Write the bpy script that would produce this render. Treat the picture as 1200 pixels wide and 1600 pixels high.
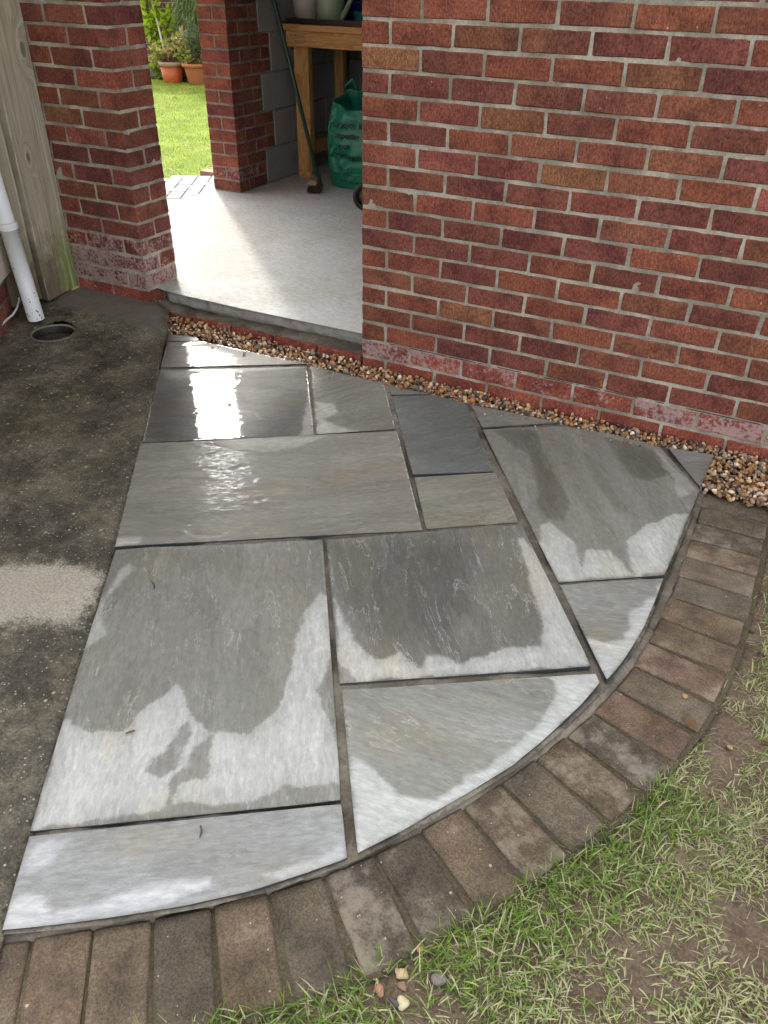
import bpy, bmesh, math, random
import numpy as np
from mathutils import Vector, Matrix, noise as mnoise
from mathutils.geometry import delaunay_2d_cdt

random.seed(7)
RNG = np.random.default_rng(11)
scene = bpy.context.scene
COL = scene.collection
for o in list(bpy.data.objects):
    bpy.data.objects.remove(o)

# ------------------------------------------------------------------ camera
# axes: X runs along the garage front (right +), Y into the garage, Z up; door corner of the wall is (0,0)
CAM = Vector((1.4952, -2.7313, 1.4319))
PITCH, YAW, ROLL = 0.605109, -0.467508, 0.017811
cp, sp, cy, sy = math.cos(PITCH), math.sin(PITCH), math.cos(YAW), math.sin(YAW)
fw = Vector((sy*cp, cy*cp, -sp)); rt = Vector((cy, -sy, 0)); up = rt.cross(fw)
cr, sr = math.cos(ROLL), math.sin(ROLL)
rt, up = cr*rt + sr*up, cr*up - sr*rt
cam = bpy.data.objects.new('camera', bpy.data.cameras.new('camera'))
cam.matrix_world = Matrix(((rt.x, up.x, -fw.x, CAM.x), (rt.y, up.y, -fw.y, CAM.y), (rt.z, up.z, -fw.z, CAM.z), (0, 0, 0, 1)))
cam.data.sensor_fit = 'HORIZONTAL'; cam.data.sensor_width = 36.0
cam.data.lens = 36.0*1244.14/1200.0
cam.data.clip_start = 0.05; cam.data.clip_end = 500.0
COL.objects.link(cam); scene.camera = cam

# ------------------------------------------------------------------ sky, sun, exposure
SUN_EL, SUN_AZ = math.radians(38.0), math.radians(-45.0)      # azimuth from +Y, towards -X
world = bpy.data.worlds.new('World'); scene.world = world; world.use_nodes = True
wn = world.node_tree.nodes; wl = world.node_tree.links
wn.clear()
sky = wn.new('ShaderNodeTexSky'); sky.sky_type = 'NISHITA'; sky.sun_disc = False
sky.sun_elevation = SUN_EL; sky.sun_rotation = SUN_AZ
sky.air_density = 1.0; sky.dust_density = 3.0; sky.ozone_density = 1.0
hs = wn.new('ShaderNodeHueSaturation'); hs.inputs['Saturation'].default_value = 0.18
bg = wn.new('ShaderNodeBackground'); bg.inputs['Strength'].default_value = 0.15
wo = wn.new('ShaderNodeOutputWorld')
wl.new(sky.outputs[0], hs.inputs['Color']); wl.new(hs.outputs[0], bg.inputs['Color']); wl.new(bg.outputs[0], wo.inputs[0])
sl = bpy.data.lights.new('sun', 'SUN'); sl.energy = 0.9; sl.angle = math.radians(2.6); sl.color = (1.0, 0.95, 0.87)
so = bpy.data.objects.new('sun', sl); COL.objects.link(so)
sdir = Vector((math.sin(SUN_AZ)*math.cos(SUN_EL), math.cos(SUN_AZ)*math.cos(SUN_EL), math.sin(SUN_EL)))
so.rotation_euler = (-sdir).to_track_quat('-Z', 'Y').to_euler(); so.location = sdir*20
vs = scene.view_settings
vs.view_transform = 'Standard'; vs.look = 'None'; vs.gamma = 1.0; vs.use_curve_mapping = False
vs.exposure = 1.9
scene.cycles.max_bounces = 6; scene.cycles.diffuse_bounces = 3; scene.cycles.glossy_bounces = 3
scene.cycles.use_adaptive_sampling = True; scene.cycles.adaptive_threshold = 0.025; scene.cycles.adaptive_min_samples = 16
scene.cycles.denoising_prefilter = 'NONE'
scene.cycles.caustics_reflective = False; scene.cycles.caustics_refractive = False

# ------------------------------------------------------------------ helpers
def link(o, parent=None):
    COL.objects.link(o)
    if parent is not None: o.parent = parent
    return o
def tag(o, label=None, cat=None, group=None, kind=None):
    if label: o['label'] = label
    if cat: o['category'] = cat
    if group: o['group'] = group
    if kind: o['kind'] = kind
    return o
def empty(name, loc=(0, 0, 0), rz=0.0):
    o = bpy.data.objects.new(name, None); o.location = loc; o.rotation_euler = (0, 0, rz); o.empty_display_size = 0.1
    return link(o)
def mesh(name, verts, faces, mat, smooth=False):
    me = bpy.data.meshes.new(name)
    me.from_pydata([tuple(map(float, v)) for v in verts], [], faces)
    if mat is not None: me.materials.append(mat)
    if smooth: me.shade_smooth()
    me.update(); return me
def obj(name, me, parent=None, loc=(0, 0, 0), rot=(0, 0, 0)):
    o = bpy.data.objects.new(name, me); o.location = loc; o.rotation_euler = rot
    return link(o, parent)
def bm_mesh(name, bm, mat, smooth=False):
    me = bpy.data.meshes.new(name); bm.normal_update(); bm.to_mesh(me); bm.free()
    if mat is not None: me.materials.append(mat)
    if smooth: me.shade_smooth()
    return me
def np_mesh(name, V, F, mat, smooth=False):
    """V (n,3) array, F (m,k) array with constant k"""
    me = bpy.data.meshes.new(name)
    n, m, k = len(V), len(F), F.shape[1]
    me.vertices.add(n); me.vertices.foreach_set('co', np.asarray(V, np.float32).ravel())
    me.loops.add(m*k); me.loops.foreach_set('vertex_index', np.asarray(F, np.int32).ravel())
    me.polygons.add(m); me.polygons.foreach_set('loop_start', np.arange(0, m*k, k, dtype=np.int32))
    me.polygons.foreach_set('loop_total', np.full(m, k, np.int32))
    if smooth: me.polygons.foreach_set('use_smooth', np.ones(m, bool))
    if mat is not None: me.materials.append(mat)
    me.update(calc_edges=True); me.validate(); return me
def attr(me, name, kind, data):
    a = me.attributes.new(name, kind, 'POINT')
    a.data.foreach_set('value' if kind == 'FLOAT' else ('color' if kind == 'FLOAT_COLOR' else 'vector'), np.asarray(data, np.float32).ravel())
def add_box(bm, x0, x1, y0, y1, z0, z1, bev=0.0, jit=0.0, rnd=None):
    r = bmesh.ops.create_cube(bm, size=1.0)
    vv = r['verts']
    for v in vv:
        v.co = Vector((x0 + (v.co.x+.5)*(x1-x0), y0 + (v.co.y+.5)*(y1-y0), z0 + (v.co.z+.5)*(z1-z0)))
        if jit: v.co += Vector([(rnd or random).uniform(-jit, jit) for _ in range(3)])
    if bev:
        es = list({e for v in vv for e in v.link_edges})
        bmesh.ops.bevel(bm, geom=es, offset=bev, segments=1, affect='EDGES', profile=0.5)
def box(name, x0, x1, y0, y1, z0, z1, mat, parent=None, bev=0.0, loc=(0, 0, 0), rot=(0, 0, 0), jit=0.0):
    bm = bmesh.new(); add_box(bm, x0, x1, y0, y1, z0, z1, bev, jit)
    return obj(name, bm_mesh(name, bm, mat), parent, loc, rot)
def tube(name, pts, radii, mat, parent=None, seg=16, caps=True, smooth=True):
    pts = [Vector(p) for p in pts]
    if not hasattr(radii, '__len__'): radii = [radii]*len(pts)
    V, F = [], []
    for i, p in enumerate(pts):
        d = (pts[min(i+1, len(pts)-1)] - pts[max(i-1, 0)]).normalized()
        a = d.cross(Vector((0, 0, 1)));  a = d.cross(Vector((1, 0, 0))) if a.length < 1e-3 else a
        a.normalize(); b = d.cross(a)
        for j in range(seg):
            t = 2*math.pi*j/seg
            V.append(p + (a*math.cos(t) + b*math.sin(t))*radii[i])
    for i in range(len(pts)-1):
        for j in range(seg):
            F.append((i*seg+j, i*seg+(j+1) % seg, (i+1)*seg+(j+1) % seg, (i+1)*seg+j))
    if caps:
        F.append(tuple(range(seg))); F.append(tuple(range((len(pts)-1)*seg, len(pts)*seg))[::-1])
    me = mesh(name, V, F, mat, smooth)
    return obj(name, me, parent)
def lathe(name, prof, mat, parent=None, seg=32, loc=(0, 0, 0)):
    V, F = [], []
    for r, z in prof:
        for j in range(seg):
            t = 2*math.pi*j/seg; V.append((r*math.cos(t), r*math.sin(t), z))
    n = len(prof)
    for i in range(n-1):
        for j in range(seg):
            F.append((i*seg+j, i*seg+(j+1) % seg, (i+1)*seg+(j+1) % seg, (i+1)*seg+j))
    me = mesh(name, V, F, mat, True)
    return obj(name, me, parent, loc)

# value noise in numpy
_T = RNG.random((257, 257)); _T[256] = _T[0]; _T[:, 256] = _T[:, 0]
def vn(x, y, seed=0):
    x = np.asarray(x, float) + seed*17.31 + 500.0; y = np.asarray(y, float) + seed*9.77 + 500.0
    xi = np.floor(x).astype(int); yi = np.floor(y).astype(int); fx = x-xi; fy = y-yi
    fx = fx*fx*(3-2*fx); fy = fy*fy*(3-2*fy); xi %= 256; yi %= 256
    a = _T[xi, yi]*(1-fx) + _T[xi+1, yi]*fx; b = _T[xi, yi+1]*(1-fx) + _T[xi+1, yi+1]*fx
    return a*(1-fy) + b*fy
def fbm(x, y, oct=4, seed=0):
    s, a, t = 0.0, 1.0, 0.0
    for i in range(oct):
        s = s + a*vn(x*2**i, y*2**i, seed+i*3.7); t += a; a *= .5
    return s/t
def sst(a, b, x):
    t = np.clip((x-a)/(b-a), 0, 1); return t*t*(3-2*t)
def in_poly(P, poly):
    x, y = P[:, 0], P[:, 1]; c = np.zeros(len(P), bool); n = len(poly)
    for i in range(n):
        x0, y0 = poly[i]; x1, y1 = poly[(i+1) % n]
        if y0 == y1: continue
        k = ((y0 > y) != (y1 > y)) & (x < (x1-x0)*(y-y0)/(y1-y0) + x0); c ^= k
    return c
def poly_dist(P, poly):
    d = np.full(len(P), 1e9); n = len(poly)
    for i in range(n):
        a = np.array(poly[i]); b = np.array(poly[(i+1) % n]); ab = b-a
        t = np.clip(((P-a)@ab)/max(ab@ab, 1e-12), 0, 1)
        d = np.minimum(d, np.linalg.norm(P - a - t[:, None]*ab, axis=1))
    return d
def sdist(P, poly):
    d = poly_dist(P, poly); return np.where(in_poly(P, poly), d, -d)
def resample(poly, step, closed=True):
    out = []; n = len(poly)
    for i in range(n if closed else n-1):
        a = np.array(poly[i], float); b = np.array(poly[(i+1) % n], float)
        k = max(1, int(round(np.linalg.norm(b-a)/step)))
        for j in range(k): out.append(a + (b-a)*j/k)
    if not closed: out.append(np.array(poly[-1], float))
    return np.array(out)
def smooth_curve(pts, n=3):
    p = np.array(pts, float)
    for _ in range(n):
        q = [p[0]]
        for i in range(len(p)-1): q += [.75*p[i]+.25*p[i+1], .25*p[i]+.75*p[i+1]]
        q.append(p[-1]); p = np.array(q)
    return p
def fill_poly(poly, step, edge_step, jitter=0.0, seed=0):
    """triangulated sheet over a polygon: returns P (n,2), F, number of outline points (they come first)"""
    B = resample(poly, edge_step)
    if jitter:
        B = B + jitter*(np.stack([fbm(B[:, 0]*60, B[:, 1]*60, 2, seed), fbm(B[:, 0]*60, B[:, 1]*60, 2, seed+5)], -1)-.5)*2
    lo, hi = B.min(0), B.max(0)
    gx, gy = np.meshgrid(np.arange(lo[0], hi[0], step), np.arange(lo[1], hi[1], step))
    G = np.stack([gx.ravel(), gy.ravel()], -1) + (RNG.random((gx.size, 2))-.5)*step*.3
    G = G[in_poly(G, B)]; G = G[poly_dist(G, B) > step*.5]
    nb = len(B)
    pts = [Vector(p) for p in B] + [Vector(p) for p in G]
    v, e, f, *_ = delaunay_2d_cdt(pts, [], [list(range(nb))], 1, 1e-6, False)
    return np.array([tuple(p) for p in v]), np.array([t for t in f if len(t) == 3]), nb

# ------------------------------------------------------------------ materials
class NT:
    def __init__(s, name):
        s.m = bpy.data.materials.new(name); s.m.use_nodes = True; s.t = s.m.node_tree; s.t.nodes.clear()
        s.out = s.t.nodes.new('ShaderNodeOutputMaterial'); s.b = s.t.nodes.new('ShaderNodeBsdfPrincipled')
        s.t.links.new(s.b.outputs[0], s.out.inputs[0])
    def n(s, kind, **kw):
        nd = s.t.nodes.new(kind)
        for k, v in kw.items(): setattr(nd, k, v)
        return nd
    def l(s, a, b): s.t.links.new(a, b)
    def put(s, sock, v):
        if hasattr(v, 'is_output') or isinstance(v, bpy.types.NodeSocket): s.l(v, sock)
        elif isinstance(v, (tuple, list)) and len(v) == 3 and sock.type == 'RGBA': sock.default_value = (*v, 1)
        else: sock.default_value = v
    def math(s, op, a, b=None, c=None, clamp=False):
        nd = s.n('ShaderNodeMath', operation=op, use_clamp=clamp)
        s.put(nd.inputs[0], a)
        if b is not None: s.put(nd.inputs[1], b)
        if c is not None: s.put(nd.inputs[2], c)
        return nd.outputs[0]
    def mix(s, f, a, b, mode='MIX'):
        nd = s.n('ShaderNodeMix', data_type='RGBA', blend_type=mode)
        s.put(nd.inputs['Factor'], f); s.put(nd.inputs[6], a); s.put(nd.inputs[7], b); return nd.outputs[2]
    def mixf(s, f, a, b):
        nd = s.n('ShaderNodeMix', data_type='FLOAT')
        s.put(nd.inputs['Factor'], f); s.put(nd.inputs[2], a); s.put(nd.inputs[3], b); return nd.outputs[0]
    def ramp(s, f, stops, interp='LINEAR'):
        nd = s.n('ShaderNodeValToRGB'); cr = nd.color_ramp; cr.interpolation = interp
        while len(cr.elements) < len(stops): cr.elements.new(0.5)
        for e, (p, c) in zip(cr.elements, stops):
            e.position = p; e.color = (*c, 1) if hasattr(c, '__len__') else (c, c, c, 1)
        s.put(nd.inputs[0], f); return nd.outputs[0]
    def sstep(s, x, a, b):
        nd = s.n('ShaderNodeMapRange', interpolation_type='SMOOTHSTEP')
        s.put(nd.inputs[0], x); s.put(nd.inputs[1], a); s.put(nd.inputs[2], b); return nd.outputs[0]
    def coord(s, which='Object'): return s.n('ShaderNodeTexCoord').outputs[which]
    def pos(s): return s.n('ShaderNodeNewGeometry').outputs['Position']
    def mapping(s, v, scale=(1, 1, 1), loc=(0, 0, 0), rot=(0, 0, 0)):
        nd = s.n('ShaderNodeMapping'); s.put(nd.inputs['Vector'], v)
        nd.inputs['Scale'].default_value = scale; s.put(nd.inputs['Location'], loc); nd.inputs['Rotation'].default_value = rot
        return nd.outputs[0]
    def noise(s, v, scale, detail=4, rough=.55, dist=0.0):
        nd = s.n('ShaderNodeTexNoise'); s.put(nd.inputs['Vector'], v)
        nd.inputs['Scale'].default_value = scale; nd.inputs['Detail'].default_value = detail
        nd.inputs['Roughness'].default_value = rough; nd.inputs['Distortion'].default_value = dist
        return nd.outputs['Fac']
    def voro(s, v, scale, feature='F1', out='Distance', rnd=1.0):
        nd = s.n('ShaderNodeTexVoronoi', feature=feature); s.put(nd.inputs['Vector'], v); nd.inputs['Scale'].default_value = scale
        nd.inputs['Randomness'].default_value = rnd
        return nd.outputs[out] if out else nd
    def attr(s, name, out='Fac', kind='GEOMETRY'):
        nd = s.n('ShaderNodeAttribute', attribute_name=name, attribute_type=kind); return nd.outputs[out]
    def bump(s, h, strength=.5, dist=.01, normal=None):
        nd = s.n('ShaderNodeBump'); s.put(nd.inputs['Height'], h); s.put(nd.inputs['Strength'], strength); nd.inputs['Distance'].default_value = dist
        if normal is not None: s.l(normal, nd.inputs['Normal'])
        return nd.outputs[0]
    def set(s, **kw):
        for k, v in kw.items():
            s.put(s.b.inputs[k.replace('_', ' ')], v)
        return s.m

def m_plain(name, col, rough=.6, bump=0.0, scale=60, var=.25, **kw):
    t = NT(name); p = t.coord(); n = t.noise(p, scale, 5); n2 = t.noise(p, scale*.13, 3)
    f = t.math('ADD', t.math('MULTIPLY', n, .5), t.math('MULTIPLY', n2, .5))
    c = t.mix(f, tuple(x*(1-var) for x in col), tuple(min(1, x*(1+var)) for x in col))
    args = dict(Base_Color=c, Roughness=rough)
    if bump: args['Normal'] = t.bump(n, bump, .004)
    args.update(kw); return t.set(**args)

def m_brick(name='brick', salty=False):
    """colour comes from each brick's own object colour; its alpha says how much salt bloom sits on it"""
    t = NT(name); p = t.coord()
    oi = t.n('ShaderNodeObjectInfo')
    off = t.n('ShaderNodeVectorMath', operation='ADD'); t.l(p, off.inputs[0])
    rv = t.n('ShaderNodeCombineXYZ'); 
    r1 = t.math('MULTIPLY', oi.outputs['Random'], 37.0); r2 = t.math('MULTIPLY', oi.outputs['Random'], 91.0)
    t.l(r1, rv.inputs[0]); t.l(r2, rv.inputs[1]); t.l(r1, rv.inputs[2]); t.l(rv.outputs[0], off.inputs[1])
    q = off.outputs[0]
    big = t.noise(q, 9, 3, .6); fine = t.noise(t.mapping(q, (1, 1, .55)), 170, 4, .75); mid = t.noise(q, 45, 4, .65)
    base = oi.outputs['Color']
    dark = t.mix(1.0, base, (.64, .60, .66), 'MULTIPLY'); lite = t.mix(1.0, base, (1.15, 1.15, 1.05), 'MULTIPLY')
    c = t.mix(t.sstep(big, .36, .62), dark, lite)
    c = t.mix(t.math('MULTIPLY', t.sstep(mid, .35, .7), .55), c, t.mix(1.0, base, (1.12, 1.05, 1.0), 'MULTIPLY'))
    c = t.mix(t.math('MULTIPLY', t.sstep(t.noise(q, 28, 5, .75), .58, .78), .28), c, (.30, .15, .12))
    c = t.mix(t.sstep(fine, .33, .70), t.mix(1.0, c, (.52, .50, .52), 'MULTIPLY'), t.mix(1.0, c, (1.34, 1.34, 1.3), 'MULTIPLY'))
    # white flecks, some on every brick
    v = t.voro(q, 75, out=None); fl = t.math('LESS_THAN', v.outputs['Distance'], t.math('MULTIPLY', t.sstep(v.outputs['Color'], .84, 1.0), .26))
    c = t.mix(t.math('MULTIPLY', fl, .8), c, (.55, .46, .38))
    # salt bloom
    a = oi.outputs['Alpha']
    sn = t.math('ADD', t.math('MULTIPLY', t.noise(q, 15, 5, .7), .48), t.math('MULTIPLY', t.noise(q, 75, 4, .7), .52))
    sm = t.math('MULTIPLY', t.sstep(sn, t.math('SUBTRACT', .80, t.math('MULTIPLY', a, .40)), t.math('SUBTRACT', .88, t.math('MULTIPLY', a, .36))), t.math('MINIMUM', t.math('MULTIPLY', a, 4.0), .72))
    c = t.mix(sm, c, (.50, .37, .36))
    h = t.math('ADD', t.math('MULTIPLY', fine, .45), t.math('MULTIPLY', mid, .9))
    return t.set(Base_Color=c, Roughness=.88, Normal=t.bump(h, .95, .006), Specular_IOR_Level=.25)

def m_mortar(name, a, b, dirt=True):
    t = NT(name); p = t.pos(); n = t.noise(p, 130, 5, .7); n2 = t.noise(p, 7, 4, .6)
    c = t.mix(t.sstep(n2, .38, .64), a, b)
    c = t.mix(t.math('MULTIPLY', t.sstep(t.noise(p, 26, 5, .7), .52, .7), .55), c, tuple(x*.55 for x in a))
    c = t.mix(t.sstep(n, .3, .7), t.mix(1.0, c, (.72, .70, .68), 'MULTIPLY'), c)
    return t.set(Base_Color=c, Roughness=.95, Normal=t.bump(n, .8, .003), Specular_IOR_Level=.2)

def m_slab():
    t = NT('riven_sandstone')
    g = t.attr('grain', 'Vector'); w = t.attr('wet'); film = t.attr('film'); tone = t.attr('tone', 'Color')
    # grain streaks run along the cleft of each slab
    st = t.noise(t.mapping(g, (4.0, 24.0, 1)), 1.0, 8, .70, .7)
    st2 = t.noise(t.mapping(g, (34.0, 120.0, 1)), 1.0, 4, .65, .5)
    cl = t.noise(t.mapping(g, (2.1, 10.0, 1)), 1.0, 8, .62, .4)
    blot = t.noise(t.mapping(g, (3, 5, 1)), 1.0, 4, .6)
    grit = t.noise(t.mapping(g, (260, 300, 1)), 1.0, 3, .6)
    # wet edge broken up by the relief
    we = t.math('ADD', w, t.math('MULTIPLY', t.math('SUBTRACT', st, .5), .30))
    dn = t.noise(t.mapping(g, (9, 26, 1), loc=(9.3, 2.1, 0)), 1.0, 8, .78, .6)
    we = t.math('ADD', we, t.math('MULTIPLY', t.math('SUBTRACT', dn, .46), t.mixf(t.sstep(w, .0, .5), .26, .13)))
    we = t.math('ADD', we, t.math('MULTIPLY', t.math('SUBTRACT', grit, .5), .10), clamp=True)
    c = t.ramp(we, [(0.0, (.62, .62, .615)), (.22, (.45, .45, .442)), (.38, (.275, .272, .252)), (.62, (.192, .190, .172)), (1.0, (.085, .087, .082))])
    c = t.mix(1.0, c, tone, 'MULTIPLY')
    c = t.mix(t.math('MULTIPLY', t.sstep(blot, .50, .72), .6), c, t.mix(1.0, c, (1.10, .98, .76), 'MULTIPLY'))
    c = t.mix(t.sstep(st, .28, .72), t.mix(1.0, c, (.88, .88, .875), 'MULTIPLY'), t.mix(1.0, c, (1.09, 1.09, 1.085), 'MULTIPLY'))
    mot = t.noise(t.mapping(g, (34, 60, 1)), 1.0, 5, .72)
    c = t.mix(t.sstep(mot, .3, .7), t.mix(1.0, c, (.90, .90, .895), 'MULTIPLY'), t.mix(1.0, c, (1.09, 1.09, 1.085), 'MULTIPLY'))
    c = t.mix(t.sstep(st2, .3, .7), t.mix(1.0, c, (.86, .86, .86), 'MULTIPLY'), t.mix(1.0, c, (1.10, 1.10, 1.10), 'MULTIPLY'))
    # cleavage steps: thin pale lips where one layer ends, in patches
    fr = t.math('FRACT', t.math('MULTIPLY', cl, 9.0))
    wnz = t.n('ShaderNodeTexWhiteNoise', noise_dimensions='1D'); t.l(t.math('FLOOR', t.math('ADD', t.math('MULTIPLY', cl, 9.0), .5)), wnz.inputs['W'])
    c = t.mix(wnz.outputs['Value'], t.mix(1.0, c, (.90, .90, .89), 'MULTIPLY'), t.mix(1.0, c, (1.08, 1.08, 1.085), 'MULTIPLY'))
    ln = t.math('SUBTRACT', 1.0, t.sstep(t.math('ABSOLUTE', t.math('SUBTRACT', fr, .5)), .0, .075))
    patch = t.sstep(t.noise(t.mapping(g, (6, 12, 1), loc=(3.1, 7.7, 0)), 1.0, 3, .6), .42, .60)
    patch = t.math('MULTIPLY', patch, t.attr('tone', 'Alpha'))
    ln = t.math('MULTIPLY', ln, patch)
    c = t.mix(t.math('MULTIPLY', ln, .52), c, (.58, .58, .55))
    stepd = t.math('SUBTRACT', 1.0, t.sstep(t.math('ABSOLUTE', t.math('SUBTRACT', fr, .56)), .0, .05))
    c = t.mix(t.math('MULTIPLY', t.math('MULTIPLY', stepd, patch), .30), c, t.mix(1.0, c, (.5, .5, .5), 'MULTIPLY'))
    # specks of grit and mud
    v = t.voro(g, 42, out=None)
    sp = t.math('LESS_THAN', v.outputs['Distance'], t.math('MULTIPLY', t.sstep(v.outputs['Color'], .93, 1.0), .11))
    c = t.mix(t.math('MULTIPLY', sp, .7), c, (.10, .085, .065))
    floor_ = t.math('MULTIPLY', t.math('FLOOR', t.math('ADD', t.math('MULTIPLY', cl, 9.0), .5)), .16)
    h = t.math('ADD', t.math('ADD', t.math('MULTIPLY', st, .7), t.math('MULTIPLY', st2, .22)), t.math('MULTIPLY', floor_, .9))
    h = t.math('ADD', h, t.math('MULTIPLY', grit, .10))
    rough = t.ramp(we, [(0.0, .78), (.3, .62), (.5, .46), (1.0, .34)])
    keep = t.math('SUBTRACT', 1.0, t.math('MULTIPLY', film, .93))
    nb = t.bump(h, t.math('MULTIPLY', keep, .55), .0035)
    coatn = t.bump(t.math('ADD', t.math('MULTIPLY', st2, .5), t.math('MULTIPLY', st, .5)), t.math('MULTIPLY', t.math('SUBTRACT', 1.15, film), .10), .003)
    t.set(Base_Color=c, Roughness=rough, Normal=nb, Specular_IOR_Level=t.math('MULTIPLY', t.math('SUBTRACT', 1.0, film), .42))
    t.put(t.b.inputs['Coat Weight'], t.sstep(t.math('ADD', film, t.math('MULTIPLY', t.math('SUBTRACT', st2, .5), .9)), .25, .6))
    t.put(t.b.inputs['Coat Roughness'], t.mixf(film, .22, .015)); t.b.inputs['Coat IOR'].default_value = 1.5
    t.put(t.b.inputs['Coat Normal'], coatn)
    return t.m

def m_concrete_yard():
    t = NT('weathered_concrete'); p = t.pos()
    dry = t.attr('dry'); new = t.attr('fresh')
    n = t.noise(p, 5, 6, .7); m = t.noise(p, 30, 6, .75); f = t.noise(p, 150, 5, .8)
    c = t.ramp(t.math('ADD', t.math('MULTIPLY', n, .62), t.math('MULTIPLY', m, .38)), [(.36, (.040, .037, .031)), (.46, (.095, .086, .066)), (.54, (.165, .148, .110)), (.66, (.280, .250, .190))])
    c = t.mix(t.sstep(t.noise(p, 3.1, 4, .6), .46, .66), c, t.mix(1.0, c, (1.0, .99, .86), 'MULTIPLY'))
    c = t.mix(t.sstep(f, .30, .72), t.mix(1.0, c, (.42, .42, .42), 'MULTIPLY'), t.mix(1.0, c, (1.5, 1.46, 1.4), 'MULTIPLY'))
    dm = t.sstep(t.math('ADD', dry, t.math('ADD', t.math('MULTIPLY', t.math('SUBTRACT', m, .5), 1.0), t.math('MULTIPLY', t.math('SUBTRACT', f, .5), .7))), .16, .70)
    dc = t.mix(t.sstep(f, .3, .7), (.34, .305, .24), (.63, .575, .475))
    c = t.mix(t.math('MULTIPLY', dm, .92), c, dc)
    nc = t.mix(t.sstep(m, .3, .7), (.125, .110, .085), (.165, .150, .120))
    c = t.mix(new, c, nc)
    # exposed aggregate: pale and rusty stones of different sizes
    keep = t.math('SUBTRACT', 1.0, t.math('MULTIPLY', new, .95))
    for sc, lo, r, ca, cb in ((60, .90, .36, (.52, .46, .34), (.44, .33, .18)), (150, .82, .38, (.36, .32, .25), (.58, .54, .46)), (28, .95, .22, (.36, .18, .09), (.55, .47, .32))):
        v = t.voro(p, sc, out=None)
        sx = t.n('ShaderNodeSeparateColor'); t.l(v.outputs['Color'], sx.inputs[0])
        g = t.math('LESS_THAN', v.outputs['Distance'], t.math('MULTIPLY', t.sstep(sx.outputs[0], lo, 1.0), r))
        c = t.mix(t.math('MULTIPLY', t.math('MULTIPLY', g, .85), keep), c, t.mix(sx.outputs[1], ca, cb))
    # hairline crack
    h = t.math('ADD', t.math('MULTIPLY', m, .5), t.math('MULTIPLY', f, .6))
    wet = t.mixf(dm, .48, .92)
    wet = t.mixf(new, wet, .5)
    return t.set(Base_Color=c, Roughness=wet, Normal=t.bump(h, t.math('MULTIPLY', keep, .7), .005), Specular_IOR_Level=.35)

def m_floor():
    t = NT('garage_floor_concrete'); p = t.pos()
    n = t.noise(p, 4, 5, .6); f = t.noise(t.mapping(p, (1, 1.6, 1), rot=(0, 0, .6)), 38, 5, .7, .6); g = t.noise(p, 200, 4, .7); L = t.noise(p, 1.6, 4, .6)
    c = t.mix(n, (.545, .54, .525), (.665, .66, .645))
    c = t.mix(t.sstep(f, .3, .7), t.mix(1.0, c, (.80, .80, .795), 'MULTIPLY'), t.mix(1.0, c, (1.10, 1.10, 1.08), 'MULTIPLY'))
    c = t.mix(t.sstep(L, .42, .62), c, t.mix(1.0, c, (.90, .88, .84), 'MULTIPLY'))
    v = t.voro(p, 22, out=None)
    sp = t.math('LESS_THAN', v.outputs['Distance'], t.math('MULTIPLY', t.sstep(v.outputs['Color'], .90, 1.0), .13))
    c = t.mix(sp, c, (.12, .11, .10))
    # the cast front edge is rough: a darker colour on faces that stand upright
    e = t.attr('edge'); ec = t.mix(t.noise(p, 40, 5, .7), (.22, .21, .19), (.44, .43, .40))
    c = t.mix(e, c, ec)
    h = t.math('ADD', t.math('MULTIPLY', f, .8), t.math('MULTIPLY', g, .3))
    return t.set(Base_Color=c, Roughness=.9, Normal=t.bump(h, .9, .006), Specular_IOR_Level=.25)

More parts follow.
